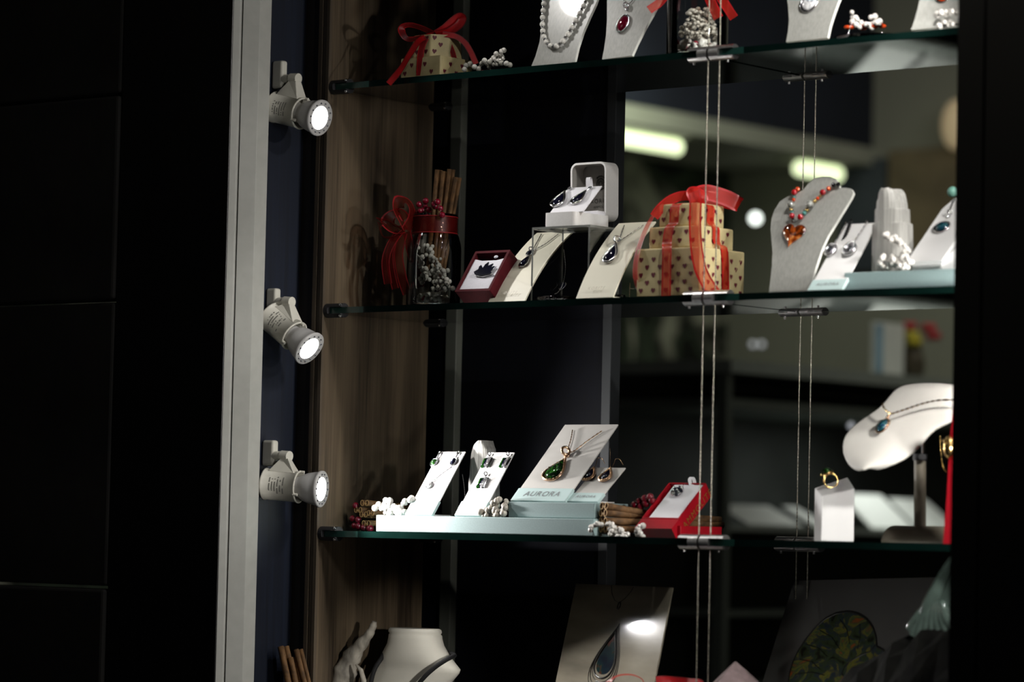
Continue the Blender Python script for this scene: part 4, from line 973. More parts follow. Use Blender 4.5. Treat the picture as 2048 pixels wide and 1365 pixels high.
bar_jewel('striped bar earring on second white card, one beside lettered card', fB, (1018, 911), (1016, 918), (1006, 937), 'earring', 'earring')
bar_jewel('striped bar pendant low on second white card of long riser', fB, (974, 951), (971, 958), (961, 978), 'bar_pendant', 'pendant')
tower('small stepped white selenite tower behind second white card, lower shelf', [(936,1000,1031),(937,999,1000),(937,999,968),(940,996,950),(941,994,935),(944,992,911),(945,990,908),(948,989,899),(953,985,891),(961,980,883)], .108, ZL, .013)
pearl_branch('white pearl cluster on end of long riser beside cinnamon sticks', [[(755,1014,0),(770,1017,0)], [(772,1025,0),(785,1015,0),(800,1022,0)], [(782,1026,.004),(800,1028,0),(812,1026,0)], [(800,1014,0),(812,1008,0),(820,1000,0)], [(768,1010,.005),(775,1006,.005)]], .030, .0042, .0042, .003, zmin=ZL)
pearl_branch('clear and cream crystal lump between small tower and shorter riser', [[(968,1030,0),(976,1020,0),(985,1012,0),(995,1014,0)], [(980,1030,0),(995,1026,0),(1010,1024,0),(1014,1012,0)], [(1000,1005,0),(1010,1008,0)]], .018, .0042, .0034, .004, 'crystal_lump', 'crystal', zmin=ZL, m=m_chip)

def aurora(label, bl, br, tl, y, band):
    fr = card_frame(bl, br, tl, y, ZU+.0008); slab('pendant_card', label, fr, 0, m_gcard, band=band, txt='AURORA'); return fr
fC = aurora('large pale grey card lettered AURORA with gold green-stone necklace', (1023, 1001), (1130, 1003), (1130, 850), .026, .024)
b = MB()
for p, q in (((1146, 862), (1153, 851)), ((1205, 863), (1215, 852))): b.tube([fC(*fC.uv(*p), .0003), fC(*fC.uv(*q), .0003)], .0004, 4)
pendant('gold necklace with large pear-shaped green stone on large lettered card', fC, (1133, 921), (1096, 963), .80, 'drop', .005, m_ammol, m_rgold, [[(1146, 862), (1143, 880), (1136, 903)], [(1205, 864), (1176, 884), (1148, 905), (1137, 904)]], (1136, 910), bez=1.16, grain=True,
        back=[bk(fC, [(1214,886,-.01),(1212,905,-.014),(1208,925,-.02),(1206,945,-.02)])])
fD = aurora('small pale grey card lettered AURORA with two gold wire earrings', (1136, 1000), (1195, 1001), (1192, 936), .030, .018)
earring('gold wire earring with dark drop on small lettered card, one beside large card', fD, (1196, 921), (1190, 940), (1172, 963), .75, 'drop', .003, m_gem, m_rgold, True, wire=True, bez=1.3)
earring('gold wire earring with dark drop on small lettered card, one at its free side', fD, (1232, 923), (1223, 941), (1207, 965), .70, 'drop', .003, m_gem, m_rgold, True, wire=True, bez=1.3)

# cinnamon bundles with berries
for i, ((u, v), r, lab) in enumerate((((729,1006),.0062,'topmost cinnamon stick of bundle at end of long aqua riser'), ((716,1020),.0062,'outermost cinnamon stick of bundle at end of long aqua riser'), ((727,1029),.0060,'middle cinnamon stick of bundle at end of long aqua riser'), ((741,1026),.0058,'cinnamon stick of bundle touching long aqua riser'), ((732,1047),.0064,'lowest and thickest cinnamon stick beside berries and long riser'))):
    p = atY(u, v, .045); cinn(lab, p, p+V((.002+.004*(i % 2), .085, -.004*(v < 1040))), r, 'cinnamon bundle by the long riser')
t = thing('berry_sprig', 'dark red berries around cinnamon bundle at end of long riser', 'berries', atY(715, 1058, .05))
berries(t, [atY(u, v, .048) for u, v in ((711,1012),(705,1038),(709,1052),(717,1053),(728,1056),(716,1040),(740,1058))], .0050)
for i, (u0, v0, u1, v1, lab) in enumerate(((1208,1012,1300,1030,'topmost slanting cinnamon stick beside shorter aqua riser'), (1206,1026,1436,1040,'long cinnamon stick lying behind red ring box, upper one'), (1206,1042,1441,1050,'long cinnamon stick lying behind red ring box, lower one'), (1206,1058,1436,1062,'long cinnamon stick lying behind red ring box, bottom one'))):
    cinn(lab, atY(u0, v0, .018), atY(u1, v1, .018+.186*(u1-u0)/235), .0070, 'cinnamon sticks behind the red ring box')
t = thing('berry_sprig', 'dark red glossy berries on cinnamon sticks behind red ring box', 'berries', atY(1285, 1010, .072))
berries(t, [atY(u, v, .072) for u, v in ((1269,1010),(1281,1014),(1278,1003),(1290,998),(1300,995),(1304,1002),(1292,1008))], .0052)
pearl_branch('white pearl strand arching along front of lower shelf beside red ring box', [[(1180,1058,-.0),(1186,1051,0),(1200,1048,0),(1216,1048,0),(1226,1054,0)], [(1220,1062,0),(1228,1056,0),(1240,1060,0),(1252,1068,0)], [(1222,1068,0),(1238,1070,0),(1250,1072,0)]], .004, .0030, .0034, .0026, zmin=S3)
pearl_branch('short white pearl tuft against front corner of red ring box', [[(1284,1050,0),(1276,1058,0),(1272,1066,0)], [(1280,1060,0),(1284,1070,0)]], .012, .0036, .0036, .003, zmin=S3)

# red ring box: tray leaning inside its lid
y0 = .045; xl_, xr_ = atY(1286, 1060, y0).x, atY(1361, 1060, y0).x; yb_ = atX(1444, 1060, xr_).y; zt = atY(1362, 1052.5, y0).z
t = thing('ring_box', 'red paper jewelry box leaning in its lid, white insert facing out, lower shelf', 'jewelry box', ((xl_+xr_)/2, y0, S3))
fq = Frame((xl_, y0, zt), (1,0,0), (0,1,0)); b = MB(); tray(b, fq, xr_-xl_, yb_-y0, zt-S3, .002, .001, (xr_-xl_)/2, (yb_-y0)/2); b.build('lid', [m_redbox, m_redbox], t, .0004)
yr_ = y0+.003; fR = card_frame((1283, 1037), (1357.5, 1038), (1338, 966), yr_, atY(1283, 1037, yr_).z)
b = MB(); tray(b, fR, fR.w, fR.L, .021, .002, .001, fR.w/2, fR.L/2); tr = b.build('tray', [m_redbox, m_redbox], t, .0004)
MB().fbox(fR, -.0, fR.w, -.020, -.0001, -.0215, -.0005).build('tray_foot', m_redbox, t)
b = MB(); b.fbox(fR, .0095, fR.w-.0025, .0022, fR.L-.0025, -.006, -.0012); b.build('insert', m_satinwhite, t, .0008)
b = MB(); p = fR(fR.w*.62, fR.L-.004, -.001); q = [p, p+V((-.004,.003,.008)), p+V((-.002,.006,.011)), p+V((.003,.004,.004)), p+V((.002,.0,.0))]; b.strip(resample(q, 14), V((.8,.3,0)), .005, 0, 0); b.build('ribbon_pull', m_satinwhite, t)
fS = Frame(fR(fR.w, 0, -.021)+V((.0005,0,0)), fR.y, fR.n); text(fS, 'AMMOLITE', fR.L*.52, .0062, .0125, 0, 'lettering', m_goldtext, tr, 1.3)
pc = fR(*fR.uv(1356, 986), .002); t = thing('cluster_pendant', 'silver cluster pendant with dark stones on white insert of red box', 'pendant', pc)
b = MB(); g = MB(); b.ball(pc, .0040, 12)
for k in range(11):
    an = 2*math.pi*k/11; d = fR.x*math.cos(an)+fR.y*math.sin(an)*1.25; (g if k % 3 == 0 else b).ball(pc+d*.0062+fR.n*.0008, .0027, 10)
    if k % 2: (g if k % 4 == 1 else b).ball(pc+d*.0034+fR.n*.0034, .0020, 8)
b.build('setting', m_silver, t); g.build('stone', m_gem, t)
b = MB(); chain(b, [fR(*fR.uv(1352, 978), .001), fR(*fR.uv(1343, 968), .0008)], .0006); chain(b, [fR(*fR.uv(1361, 979), .001), fR(*fR.uv(1372, 968), .0008)], .0006); b.build('chain', m_silver, t)

# white ring stand
yq = .070; P0 = atY(1642.5, 1040, yq); P0.z = S3; dr = V((.766*math.cos(R(8))-.643*math.sin(R(8)), .643*math.cos(R(8))+.766*math.sin(R(8)), 0)); nb_ = V((-dr.y, dr.x, 0))
P1 = atP(1708.5, 1040, P0, nb_); P1.z = S3; wv = P1-P0; dv = nb_*wv.length*.9
zs = [atP(1643, 993, P0, nb_).z, atP(1708.5, 977, P0, nb_).z, atP(1698, 955, P0+dv, nb_).z, atP(1634, 977, P0+dv, nb_).z]
bs = [P0, P1, P1+dv, P0+dv]; tp = [V((p.x, p.y, z)) for p, z in zip(bs, zs)]
b = MB(); b.add(bs+tp, [(3,2,1,0),(4,5,6,7),(0,1,5,4),(1,2,6,5),(2,3,7,6),(3,0,4,7)])
o = b.build('ring_stand', m_wcard, None, .0012, org=(P0+P1+dv)/2-(wv*0)); tag(o, 'white slant-topped block holding the gold ring, lower shelf', 'ring stand')
rc = (tp[0]+tp[1]+tp[2]+tp[3])/4; rc = fc(1662, 962, rc); ud = V((-.22, -.30, 1)).normalized(); rx = (dr-ud*dr.dot(ud)).normalized(); rax = rx.cross(ud)
t = thing('gold_ring', 'gold ring with dark oval stone standing in white slant-topped block', 'ring', rc)
b = MB(); b.torus(rc, .0088, .0013, rax, 32, 8); b.build('band', m_gold, t)
b = MB(); sc_ = rc+ud*.0112-rx*.0022; rows_ = []
for h_, k_ in ((-.002, .75), (0, 1), (.002, .95), (.0042, .75), (.0055, .4), (.006, .05)): rows_.append([sc_+ud*h_+(rx*.0074*math.cos(2*math.pi*q_/20)+rax*.0058*math.sin(2*math.pi*q_/20))*k_ for q_ in range(20)])
b.loft(rows_, 0, True, True, True); b.build('stone', m_ammol, t)
b = MB(); b.tube([rc+ud*.0108-rx*.0022+rx*.0078*math.cos(a)+rax*.0062*math.sin(a) for a in [2*math.pi*k/20 for k in range(20)]], .0014, 6, True)
for s in (-1, 1): b.tube([rc+rx*.0068*s+ud*.0055, rc+rx*.0055*s-rx*.001+ud*.0100], .0015, 6)
b.build('setting', m_gold, t)

# white necklace bust on a pole
t = thing('necklace_bust', 'white padded necklace bust on a pole, lower shelf by black frame', 'necklace bust', atY(1840, 1084, .14))
rows = [((1714,944),(1752,945),.050),((1694,932),(1793,931),.056),((1682,905),(1826,908),.068),((1683,880),(1846,886),.080),((1694,860),(1864,862),.092),((1722,838),(1885,850),.104),((1748,822),(1908,842),.114),((1766,806),(1925,826),.122),((1779,788),(1935,806),.128),((1790,777),(1942,790),.134),((1803,770),(1945,780),.142),((1830,768),(1945,774),.156)]
rs = []
for (l, r, y) in rows:
    A, B = atY(*l, y), atY(*r, y+.012); m = []
    for k in range(13):
        f_ = k/12; p = A.lerp(B, f_); bow = .016*math.sin(math.pi*f_); p = p+V((.25, -.9, .3))*bow*.7; m.append(p)
    rs.append(m)
bb = MB().loft(rs, 0).build('bib', m_bustw, t, solid=-.006, sub=1)
b = MB(); pA, pB = atY(1840, 915, .14), atY(1840, 1056, .14); b.tube([pA, pB], .0075, 20); b.build('pole', m_pole, t)
b = MB(); b.tube([atY(1846, 862, .14), atY(1846, 918, .14)], .0022, 10); b.build('steel_rod', m_chrome, t)
b = MB(); b.tube([pA+V((0,0,.004)), pA-V((0,0,.004))], .0092, 16); b.tube([pA+V((.006,-.006,0)), pA+V((.012,-.012,0))], .004, 10); b.build('clamp_knob', m_rubber, t)
xa, xb = atY(1790, 1084, .14).x, atY(1935, 1084, .14).x; zt = atY(1840, 1053, .14).z; b = MB(); prof = []
for k in range(17):
    an = math.pi*k/16; prof.append((math.cos(an)*.030, max(0, math.sin(an))*(zt-S3)))
ro = []
for i in range(13):
    f_ = i/12; x = xa-.016*(1-min(1, f_*3)**.5*1)+(xb-xa)*max(0, (f_-.33)/.67) if i > 4 else xa-.016+.016*math.sin(f_*3*math.pi/2)*1.0
    s = 1 if i > 4 else max(.06, math.sin(f_*3*math.pi/2)**.6); ro.append([V((x, .14+a*s, S3+h*s)) for a, h in prof])
b.loft(ro, 0, True, True, True); b.build('base', m_pole, t)
t = thing('gold_necklace', 'gold chain with green and blue stone pendant on white padded bust', 'necklace', atY(1768, 850, .1))
fb_ = Frame(atY(1775, 850, .082), V((1,0,0)), V((0,.55,.8)))
b = MB(); chain(b, [atY(1765, 806, .098), atY(1767, 815, .090), atY(1775, 824, .084), atY(1784, 828, .080)], .0014); chain(b, [atY(1784, 828, .080), atY(1812, 819, .086), atY(1845, 808, .096), atY(1880, 801, .106), atY(1930, 800, .118)], .0014)
chain(b, [atY(1880, 872, .15), atY(1882, 905, .15), atY(1886, 935, .15), atY(1893, 945, .15)], .0008); b.build('chain', m_gold, t)
ca, cb = fb_.uv(1767, 854); b = MB(); b.cab(fb_, place(ell(.0125, .0205, 20), ca, cb, -.42), .005, 0, .002); b.build('stone', m_opal, t)
b = MB(); b.tube([fb_(a, c, .002) for a, c in place(ell(.0135, .0215, 20), ca, cb, -.42)], .0013, 6, True); b.tube([fb_(*fb_.uv(1776, 840), .003), fb_(*fb_.uv(1783, 829), .003)], .0018, 6)
for k in range(4): b.ball(fb_(*fb_.uv(1779-1.5*k, 843+5*k), .003), .0016, 8)
b.build('setting', m_rgold, t)
# red panel by the frame
yy = .040; q = [atY(u, v, yy) for u, v in ((1886, 1086), (1893, 1000), (1900, 880), (1907, 800), (1960, 800), (1960, 1086))]; q[0].z = q[-1].z = S3
t = thing('red_stand', 'narrow red upright with a gold bead clasp, half behind black frame, lower shelf', 'stand', q[0])
MB().prism(q, V((0, .01, 0))).build('red_panel', m_redbox, t, .001)
b = MB(); b.ball(atY(1899, 895, yy-.006), .0085, 14, 0, (.9, .9, 1.7)); b.torus(atY(1898, 884, yy-.006), .0075, .0012, V((0,.2,1)), 18, 6); b.build('gold_clasp', m_gold, t)

# ------------------------------------------------------------------ CASE FLOOR
def floorpt(u, y):
    p = atY(u, 1500, y); p.z = FZ+.0004; return p
t = thing('necklace_bust', 'ivory neck and shoulder bust with black cord, low beside wood panel', 'necklace bust', floorpt(820, .09))
rows = [(782,878,1257.5,.024),(780,881,1260,.026),(779,881.5,1265,.027),(782,879,1268.5,.026),(780,882,1271,.027),(779,883,1278,.027),(776,887,1290,.027),(767,897,1304,.027),(757,909,1318,.026),(749,920,1328,.024),(744,928,1336,.022),(740,925,1344,.022),(733,914,1356,.024),(724,898,1375,.026),(722,880,1400,.027),(735,862,1430,.028),(755,850,1452,.028)]
rs = []
for l, r, v, d in rows:
    A, B = atY(l, v, .09), atY(r, v, .09); c = (A+B)/2; hw = (B.x-A.x)/2*.90
    rs.append([V((c.x+hw*math.cos(2*math.pi*k/28), .09+d*1.1*math.sin(2*math.pi*k/28)+(v-1257)*.0*1, c.z)) for k in range(28)])
rs = rs[::-1]; MB().loft(rs, 0, True, True, True).build('neck_form', m_bust, t)
b = MB(); b.lathe([(0, 0), (.045, 0), (.045, .006), (.02, .012), (.014, .03), (.014, .075)], floorpt(806, .09), V((0,0,1)), 32); b.build('base', m_bust, t)
b = MB(); b.tube(resample([atY(735,1420,.052), atY(742,1365,.054), atY(750,1338,.058), atY(762,1319,.066), atY(772,1306,.082), atY(800,1300,.11), atY(850,1300,.125), atY(890,1304,.115), atY(908,1311,.094), atY(905,1314,.071), atY(890,1322,.057), atY(868,1337,.049), atY(846,1358,.043), atY(826,1385,.043), atY(812,1420,.042)], 60), .0032, 10); tag(b.build('neck_cord', m_cordb, None, org=floorpt(812, .042)), 'black cord necklace hung on ivory neck and shoulder bust', 'necklace')
def drift(label, pts, y):
    b = MB(); q = resample([atY(u, v, y+dy) for u, v, r, dy in pts], 40); rr = resample([V((r*.00068, 0, 0)) for u, v, r, dy in pts], 40)
    b.tube(q, [x.x*(1+.10*math.sin(i*1.3)+.06*math.sin(i*2.9)) for i, x in enumerate(rr)], 14)
    b.tube([atY(712, 1330, y-.018), atY(722, 1342, y-.022), atY(728, 1362, y-.020), atY(722, 1380, y-.01)], [.0012, .0035, .004, .002], 6)
    o = b.build('driftwood', m_drift, None, org=(q[0].x, q[0].y, FZ)); return tag(o, label, 'driftwood')
drift('pale weathered driftwood branch curving up beside ivory bust', [(672,1538,30,0),(676,1450,28,0),(680,1390,26,0),(688,1350,24,0),(702,1318,19,0),(722,1290,13,0),(738,1270,9,0),(746,1254,7,0),(749,1244,5,0)], .05)
for i, (u0, u1, v1, lab) in enumerate(((590,567,1294,'tallest thick cinnamon stick standing low beside the navy reveal'), (603,586,1316,'shortest cinnamon stick standing low beside the navy reveal'), (622,597,1300,'thin cinnamon stick leaning toward wood panel, low beside reveal'))):
    yy = -.035+.008*i; p0 = atY(u0, 1400, yy); p1 = atY(u1, v1, yy); d = (p1-p0); k = (FZ+.0045-p1.z)/d.z; cinn(lab, p1+d*k, p1, (.0075, .0068, .0058)[i], 'cinnamon sticks standing on the case floor')
# printed photo cards
def board(name, label, bl, br, tl, tr, y, m, th=.003):
    B = atY(*bl, y); C = atY(*br, y); x = (C-B).normalized(); T_ = atP(*tl, B, x); up = (T_-B).normalized()
    k = (B.z-FZ-.0008)/up.z; O = B-up*k; fr = Frame(O, x, up); fr.w = (C-B).length; fr.L = (T_-O).length
    t = thing(name, label, 'photo card', fr(fr.w/2, 0)); MB().fbox(fr, 0, fr.w, 0, fr.L, -th, 0).build('print', m, t)
    b = MB(); top = fr(fr.w*.5, fr.L*.7, -th-.0005); base = V((top.x, top.y+.05, FZ+.0006)); w = fr.w*.2
    b.add([top-fr.x*w, top+fr.x*w, base+fr.x*w, base-fr.x*w], [(0,1,2,3)]); b.build('strut', m_inkgrey, t, solid=-.001)
    return t, fr
# the glossy card leans back and is turned a little, so it mirrors the tilted lamp
nq = V((-.26446, -.91325, .30989)).normalized(); q0 = atY(1111, 1365, .09); xq_ = V((0,0,1)).cross(nq)*1.; xq_ = (xq_ if xq_.x > 0 else -xq_).normalized()
fp = Frame(q0, xq_, nq.cross(xq_) if nq.cross(xq_).z > 0 else -nq.cross(xq_))
(a0, b0), (a1, b1), (a2, b2), (a3, b3) = [fp.uv(*p) for p in ((1111,1365),(1309,1365),(1345,1176),(1152,1168))]
kb = (FZ+.0008-q0.z)/fp.y.z
ext = lambda a, b, at, bt: (a+(at-a)*(kb-b)/(bt-b), kb)
cr = [ext(a0, b0, a3, b3), ext(a1, b1, a2, b2), (a2, b2), (a3, b3)]
t = thing('photo_card', 'glossy photo card of a silver pear-shaped pendant, low behind cables', 'photo card', fp(cr[0][0]+.06, kb))
MB().prism([fp(a, b) for a, b in cr], -fp.n*.002).build('print', m_photo, t)
b = MB(); tp_ = fp((a2+a3)/2, (b2+kb)*.55, -.0026); bs_ = V((tp_.x, tp_.y+.03, FZ+.0006)); b.add([tp_-fp.x*.03, tp_+fp.x*.03, bs_+fp.x*.03, bs_-fp.x*.03], [(0,1,2,3)]); b.build('strut', m_inkgrey, t, solid=-.001)
ca, cb = fp.uv(1216, 1310); L = .055
b = MB(); b.add([fp(a, c, .0003) for a, c in place(drop(L*.72, L, 28), ca, cb, -.10)], [tuple(range(28))]); b.build('printed_stone', m_inkgem, t)
b = MB()
for k, (s, o_) in enumerate(((1.18, 0), (1.34, .002), (1.52, .004), (1.70, .006))):
    b.tube([fp(a, c, .0003) for a, c in place(drop(L*.72*s, L*s, 34), ca+o_*.3, cb-o_*.6, -.10)], (.0014, .0005, .0006, .0005)[k], 4, True)
b.torus(fp(*fp.uv(1238, 1212), .0003), .0045, .0012, fp.n, 16, 4, sx=.6)
b.tube([fp(*fp.uv(u, v), .0003) for u, v in ((1223,1172),(1224,1188),(1230,1202),(1238,1207),(1250,1198),(1262,1184),(1267,1175))], .0004, 4)
b.build('printed_setting', [m_inkgrey], t)
t, fm = board('photo_card', 'dark grey photo card printed with a colourful ammonite, low near black frame', (1525, 1365), (1900, 1365), (1588, 1162), (1902, 1166), .155, m_photo2)
am = [(1578,1400),(1577,1365),(1580,1345),(1586,1325),(1597,1302),(1612,1280),(1630,1258),(1650,1240),(1672,1229),(1695,1225),(1716,1229),(1734,1240),(1746,1256),(1752,1275),(1754,1295),(1766,1302),(1780,1312),(1790,1330),(1790,1365),(1780,1400)]
am = [fm.uv(u, v) for u, v in am]; b = MB(); b.prism([fm(a, c, .0004) for a, c in am], -fm.n*.0003); b.build('printed_ammonite', m_amm, t)
b = MB(); b.tube([fm(a, c, .0004) for a, c in am], .0011, 4, True)
q = [fm.uv(u, v) for u, v in ((1752,1290),(1740,1305),(1722,1312),(1704,1322),(1690,1334),(1684,1350),(1694,1360),(1708,1352),(1716,1342))]; b.tube([fm(a, c, .0004) for a, c in q], .0010, 4)
for u0, v0, u1, v1 in ((1600,1320,1640,1340),(1612,1290,1655,1315),(1640,1262,1680,1300),(1680,1240,1700,1290),(1720,1250,1715,1300),(1590,1350,1650,1352)): b.tube([fm(*fm.uv(u0, v0), .0004), fm(*fm.uv((u0+u1)/2+4, (v0+v1)/2-5), .0004), fm(*fm.uv(u1, v1), .0004)], .0006, 4)
b.build('printed_outline', m_inkblack, t)
# rose quartz point
c = floorpt(1472, .03); zt = atY(1468, 1324, .03).z; zm = atY(1440, 1362, .03).z; rs = []
for z, r in ((FZ+.0004, .034), (zm-.006, .036)): rs.append([V((c.x+r*math.cos(R(60*k+20)), c.y+r*math.sin(R(60*k+20)), z+(.004*math.sin(k*2.1) if z > FZ+.01 else 0))) for k in range(6)])
rs.append([V((c.x-.003+.0015*math.cos(R(60*k)), c.y+.0015*math.sin(R(60*k)), zt)) for k in range(6)])
tag(MB().loft(rs, 0, True, False, True).build('quartz_point', m_quartz, None, .0008, org=c), 'pale rose quartz crystal point on case floor beside cables', 'crystal')
# red sheer ribbon loops low in front
pz = floorpt(1255, -.03); pz.z = atY(1262, 1358, -.03).z
t = thing('ribbon_bow', 'looped red sheer ribbon in front of glossy photo card, bottom of case', 'ribbon', V((pz.x, -.03, FZ)))
b = MB(); rib(b, [(1222,1400),(1218,1372),(1228,1356),(1248,1350),(1270,1352),(1286,1362),(1292,1385),(1284,1420),(1270,1480),(1262,1543)], pz, .012, V((.3,.1,.95)), 30); b.build('loop', [m_sheer, m_satin], t)
pz2 = floorpt(1350, .03); t = thing('ribbon_bow', 'flat red ribbon end beside rose quartz point, bottom of case', 'ribbon', V((pz2.x, .03, FZ)))
b = MB(); rib(b, [(1312,1362),(1330,1361),(1352,1363),(1380,1366),(1400,1372),(1400,1420),(1390,1543)], V((pz2.x, .03, atY(1350, 1360, .03).z)), .014, V((.2,-.8,.6)), 26); b.build('loop', [m_satin, m_darksatin], t)
# dark rock carrying a pale green glass fan
yy = .045; q = [(1640,1545),(1650,1440),(1668,1385),(1690,1357),(1716,1340),(1742,1322),(1770,1308),(1800,1288),(1828,1270),(1856,1262),(1900,1255),(1950,1260),(1990,1300),(2000,1420),(2000,1545)]
rs = []
for k in range(9):
    f_ = (k-4)/4; s = math.sqrt(max(.0, 1-f_*f_*.92)); ro = []
    for i, (u, v) in enumerate(q):
        p = atY(u, v, yy); z = FZ+.0004+max(0, p.z-FZ)*s*(1+.05*math.sin(i*2.3+k*1.7)*(abs(f_) > .1)); ro.append(V((p.x, yy-.005+f_*.042+.003*math.sin(i*3.1+k), z if 0 < i < len(q)-1 else FZ+.0004)))
    rs.append(ro)
tag(MB().loft(rs, 0, False, False).build('rock', m_rock, None, org=V((rs[4][7].x, yy, FZ))), 'dark rough rock carrying the pale green glass fan, near black frame', 'rock')
t = thing('glass_fan', 'pale green ribbed glass fan standing on dark rock by black frame', 'glass ornament', atY(1850, 1272, .045))
b = MB(); y = .040
b.tube(resample([atY(1915,1105,y), atY(1893,1142,y), atY(1874,1180,y), atY(1858,1215,y), atY(1848,1238,y)], 20), [.004+.006*math.sin(math.pi*min(1, i/19*.62)) for i in range(20)], 12); b.build('stem', m_greenglass, t)
for j, (u, v) in enumerate(((1818,1260),(1826,1272),(1836,1277),(1850,1278),(1866,1278),(1880,1274),(1895,1268),(1908,1258))):
    b = MB(); b.tube(resample([atY(1862+j*3,1205,y), atY((1856+j*3+u)/2,1236,y-.003), atY(u,v,y-.004)], 12), [.0035+.0035*math.sin(math.pi*(i/11*.72+.15)) for i in range(12)], 10); b.build('rib', m_greenglass, t)
b = MB(); b.add([atY(u, v, y+.002) for u, v in ((1893,1142),(1925,1130),(1925,1270),(1900,1266),(1878,1272),(1850,1275),(1830,1268),(1846,1240))], [tuple(range(8))]); b.build('web', m_greenglass, t, solid=.003)

# ------------------------------------------------------------------ the shop behind, far out of focus
m_shopwall = mat('olive_grey_wall', (.34, .34, .28), .8, noise=.12, nscale=2)
m_dim = voromat('dim_shop_shelving', [(.40, (.004, .005, .004)), (.48, (.06, .085, .055)), (.53, (.008, .008, .008)), (.62, (.42, .42, .34))], 3.2, .6, 0)
m_fascia = mat('navy_fascia', (.012, .016, .032), .7, noise=.3, nscale=4)
m_soffit = mat('pale_soffit', (.42, .43, .36), .6, noise=.1, nscale=5)
m_tube = mat('lit_tube', (.9, 1, .7), .4, emit=1.5, ecol=(.80, .92, .55))
m_bulbw = mat('lit_bulb', (1, 1, 1), .4, emit=3, ecol=(.92, 1., .92))
m_bulbd = mat('dim_bulb', (1, 1, 1), .4, emit=.45, ecol=(.75, .78, .85))
m_warm = mat('warm_lamp', (1, .8, .5), .4, emit=.13, ecol=(1, .74, .45))
m_cab = mat('cabinet_frame', (.10, .115, .10), .35, noise=.15, nscale=6)
m_cabtop = mat('cabinet_top_edge', (.30, .33, .30), .3, noise=.1)
m_cabin = mat('cabinet_lining', (.045, .05, .045), .7, noise=.5, nscale=5)
m_paper = mat('white_label_card', (.8, .82, .78), .6, noise=.05)
m_redfl = mat('red_petals', (.5, .02, .03), .6, noise=.4); m_yelfl = mat('yellow_petals', (.6, .5, .03), .6, noise=.3); m_vase = mat('brown_vase', (.10, .08, .05), .4, noise=.4)
m_blue = mat('blue_print', (.30, .48, .62), .6, noise=.3, nscale=12)
XW, YW, ZF, ZC = -2.2, 4.66, -1.30, 1.75
struct(MB().box((-4.5, YW, ZF), (3.2, YW+.1, ZC)), 'wall_rear', m_shopwall)
struct(MB().box((XW-.6, .9, ZF), (XW-.5, YW, ZC)), 'wall_side_rear', m_dim)
struct(MB().box((-4.5, .35, ZF-.05), (3.2, YW, ZF)), 'floor_rear', m_case)
zf = atX(1230, 205, XW).z
struct(MB().box((XW-.5, .9, zf), (XW, YW-.001, ZC)), 'trim_8', m_fascia)
struct(MB().box((XW-.45, .9, zf-.05), (XW+.02, YW-.001, zf-.001)), 'trim_9', m_soffit)
def tube_light(u0, u1, v, label):
    A, B = atX(u0, v, XW), atX(u1, v, XW); z = zf-.052
    t = thing('hanging_strip_light', label, 'light', ((A+B)/2), 'strip lights under the soffit')
    MB().box((XW-.09, A.y, z-.012), (XW+.01, B.y, z)).build('housing', m_soffit, t)
    MB().tube([V((XW-.02, A.y+.01, z-.034)), V((XW-.02, B.y-.01, z-.034))], .021, 12).build('tube', m_tube, t)
tube_light(1200, 1372, 258, 'blurred greenish strip light under soffit, seen beyond white earring box'); tube_light(1606, 1692, 312, 'blurred greenish strip light under soffit, seen above beaded stand')
def blob(u, v, x, r, m, label, name='lamp_bulb'):
    p = atX(u, v, x); b = MB().ball(p, r, 16); return tag(b.build(name, m, None, org=p), label, 'light')
blob(1511, 437, XW-.2, .0155, m_bulbw, 'bright round blurred light between tall gift and beaded stand')
blob(1506, 689, XW-.2, .008, m_bulbd, 'faint blurred light spot under middle shelf, one nearer cables'); blob(1523, 689, XW-.2, .008, m_bulbd, 'faint blurred light spot under middle shelf, one nearer cabinet')
blob(1702, 852, -.9, .007, m_bulbd, 'faint blurred light spot beside tip of white padded bust')
p = atY(1912, 250, YW-.06); b = MB().ball(p, .055, 20, 0, (.8, .6, 1.3)); tag(b.build('wall_lamp', m_warm, None, org=p), 'warm glowing wall lamp on far wall beside black frame', 'lamp')
p = atY(1850, 395, YW-.04); t = thing('wall_picture', 'blurred brownish picture on far wall behind crystal tower', 'picture', p)
MB().box((p.x-.13, YW-.03, p.z-.16), (p.x+.13, YW-.005, p.z+.14)).build('print', mat('sepia_print', (.26, .20, .12), .7, noise=.4, nscale=6), t)
MB().box((p.x-.30, YW-.03, p.z-.20), (p.x-.14, YW-.005, p.z+.12)).build('dark_panel', mat('blue_grey_print', (.07, .085, .11), .7, noise=.3, nscale=6), t)
# tall glass cabinet
XA = -1.2; A = atX(1466, 720, XA); y0, y1, zt = A.y, YW-.15, A.z
t = thing('display_cabinet', 'blurred tall glass display cabinet in shop behind the window', 'cabinet', (XA-.2, (y0+y1)/2, ZF))
MB().box((XA-.45, y0-.02, zt-.028), (XA+.01, y1, zt)).build('top_panel', m_cabtop, t)
MB().box((XA-.45, y0, ZF), (XA-.42, y1, zt-.03)).build('back_panel', m_cabin, t)
zs = atX(1500, 1052, XA).z
MB().box((XA-.42, y0, zs-.012), (XA-.002, y1, zs)).build('shelf_board', m_cabtop, t); MB().box((XA-.42, y0, zs-.20), (XA-.002, y1, zs-.19)).build('shelf_board', m_cab, t)
MB().box((XA-.42, y0, ZF), (XA-.002, y1, zs-.35)).build('base_cupboard', m_cab, t)
zq = atX(1500, 800, XA).z; MB().box((XA-.42, y0, zq-.02), (XA-.002, y1, zq)).build('shelf_board', m_cab, t)
MB().box((XA-.03, y0-.02, ZF), (XA, y0, zt-.03)).build('corner_post', m_cab, t)
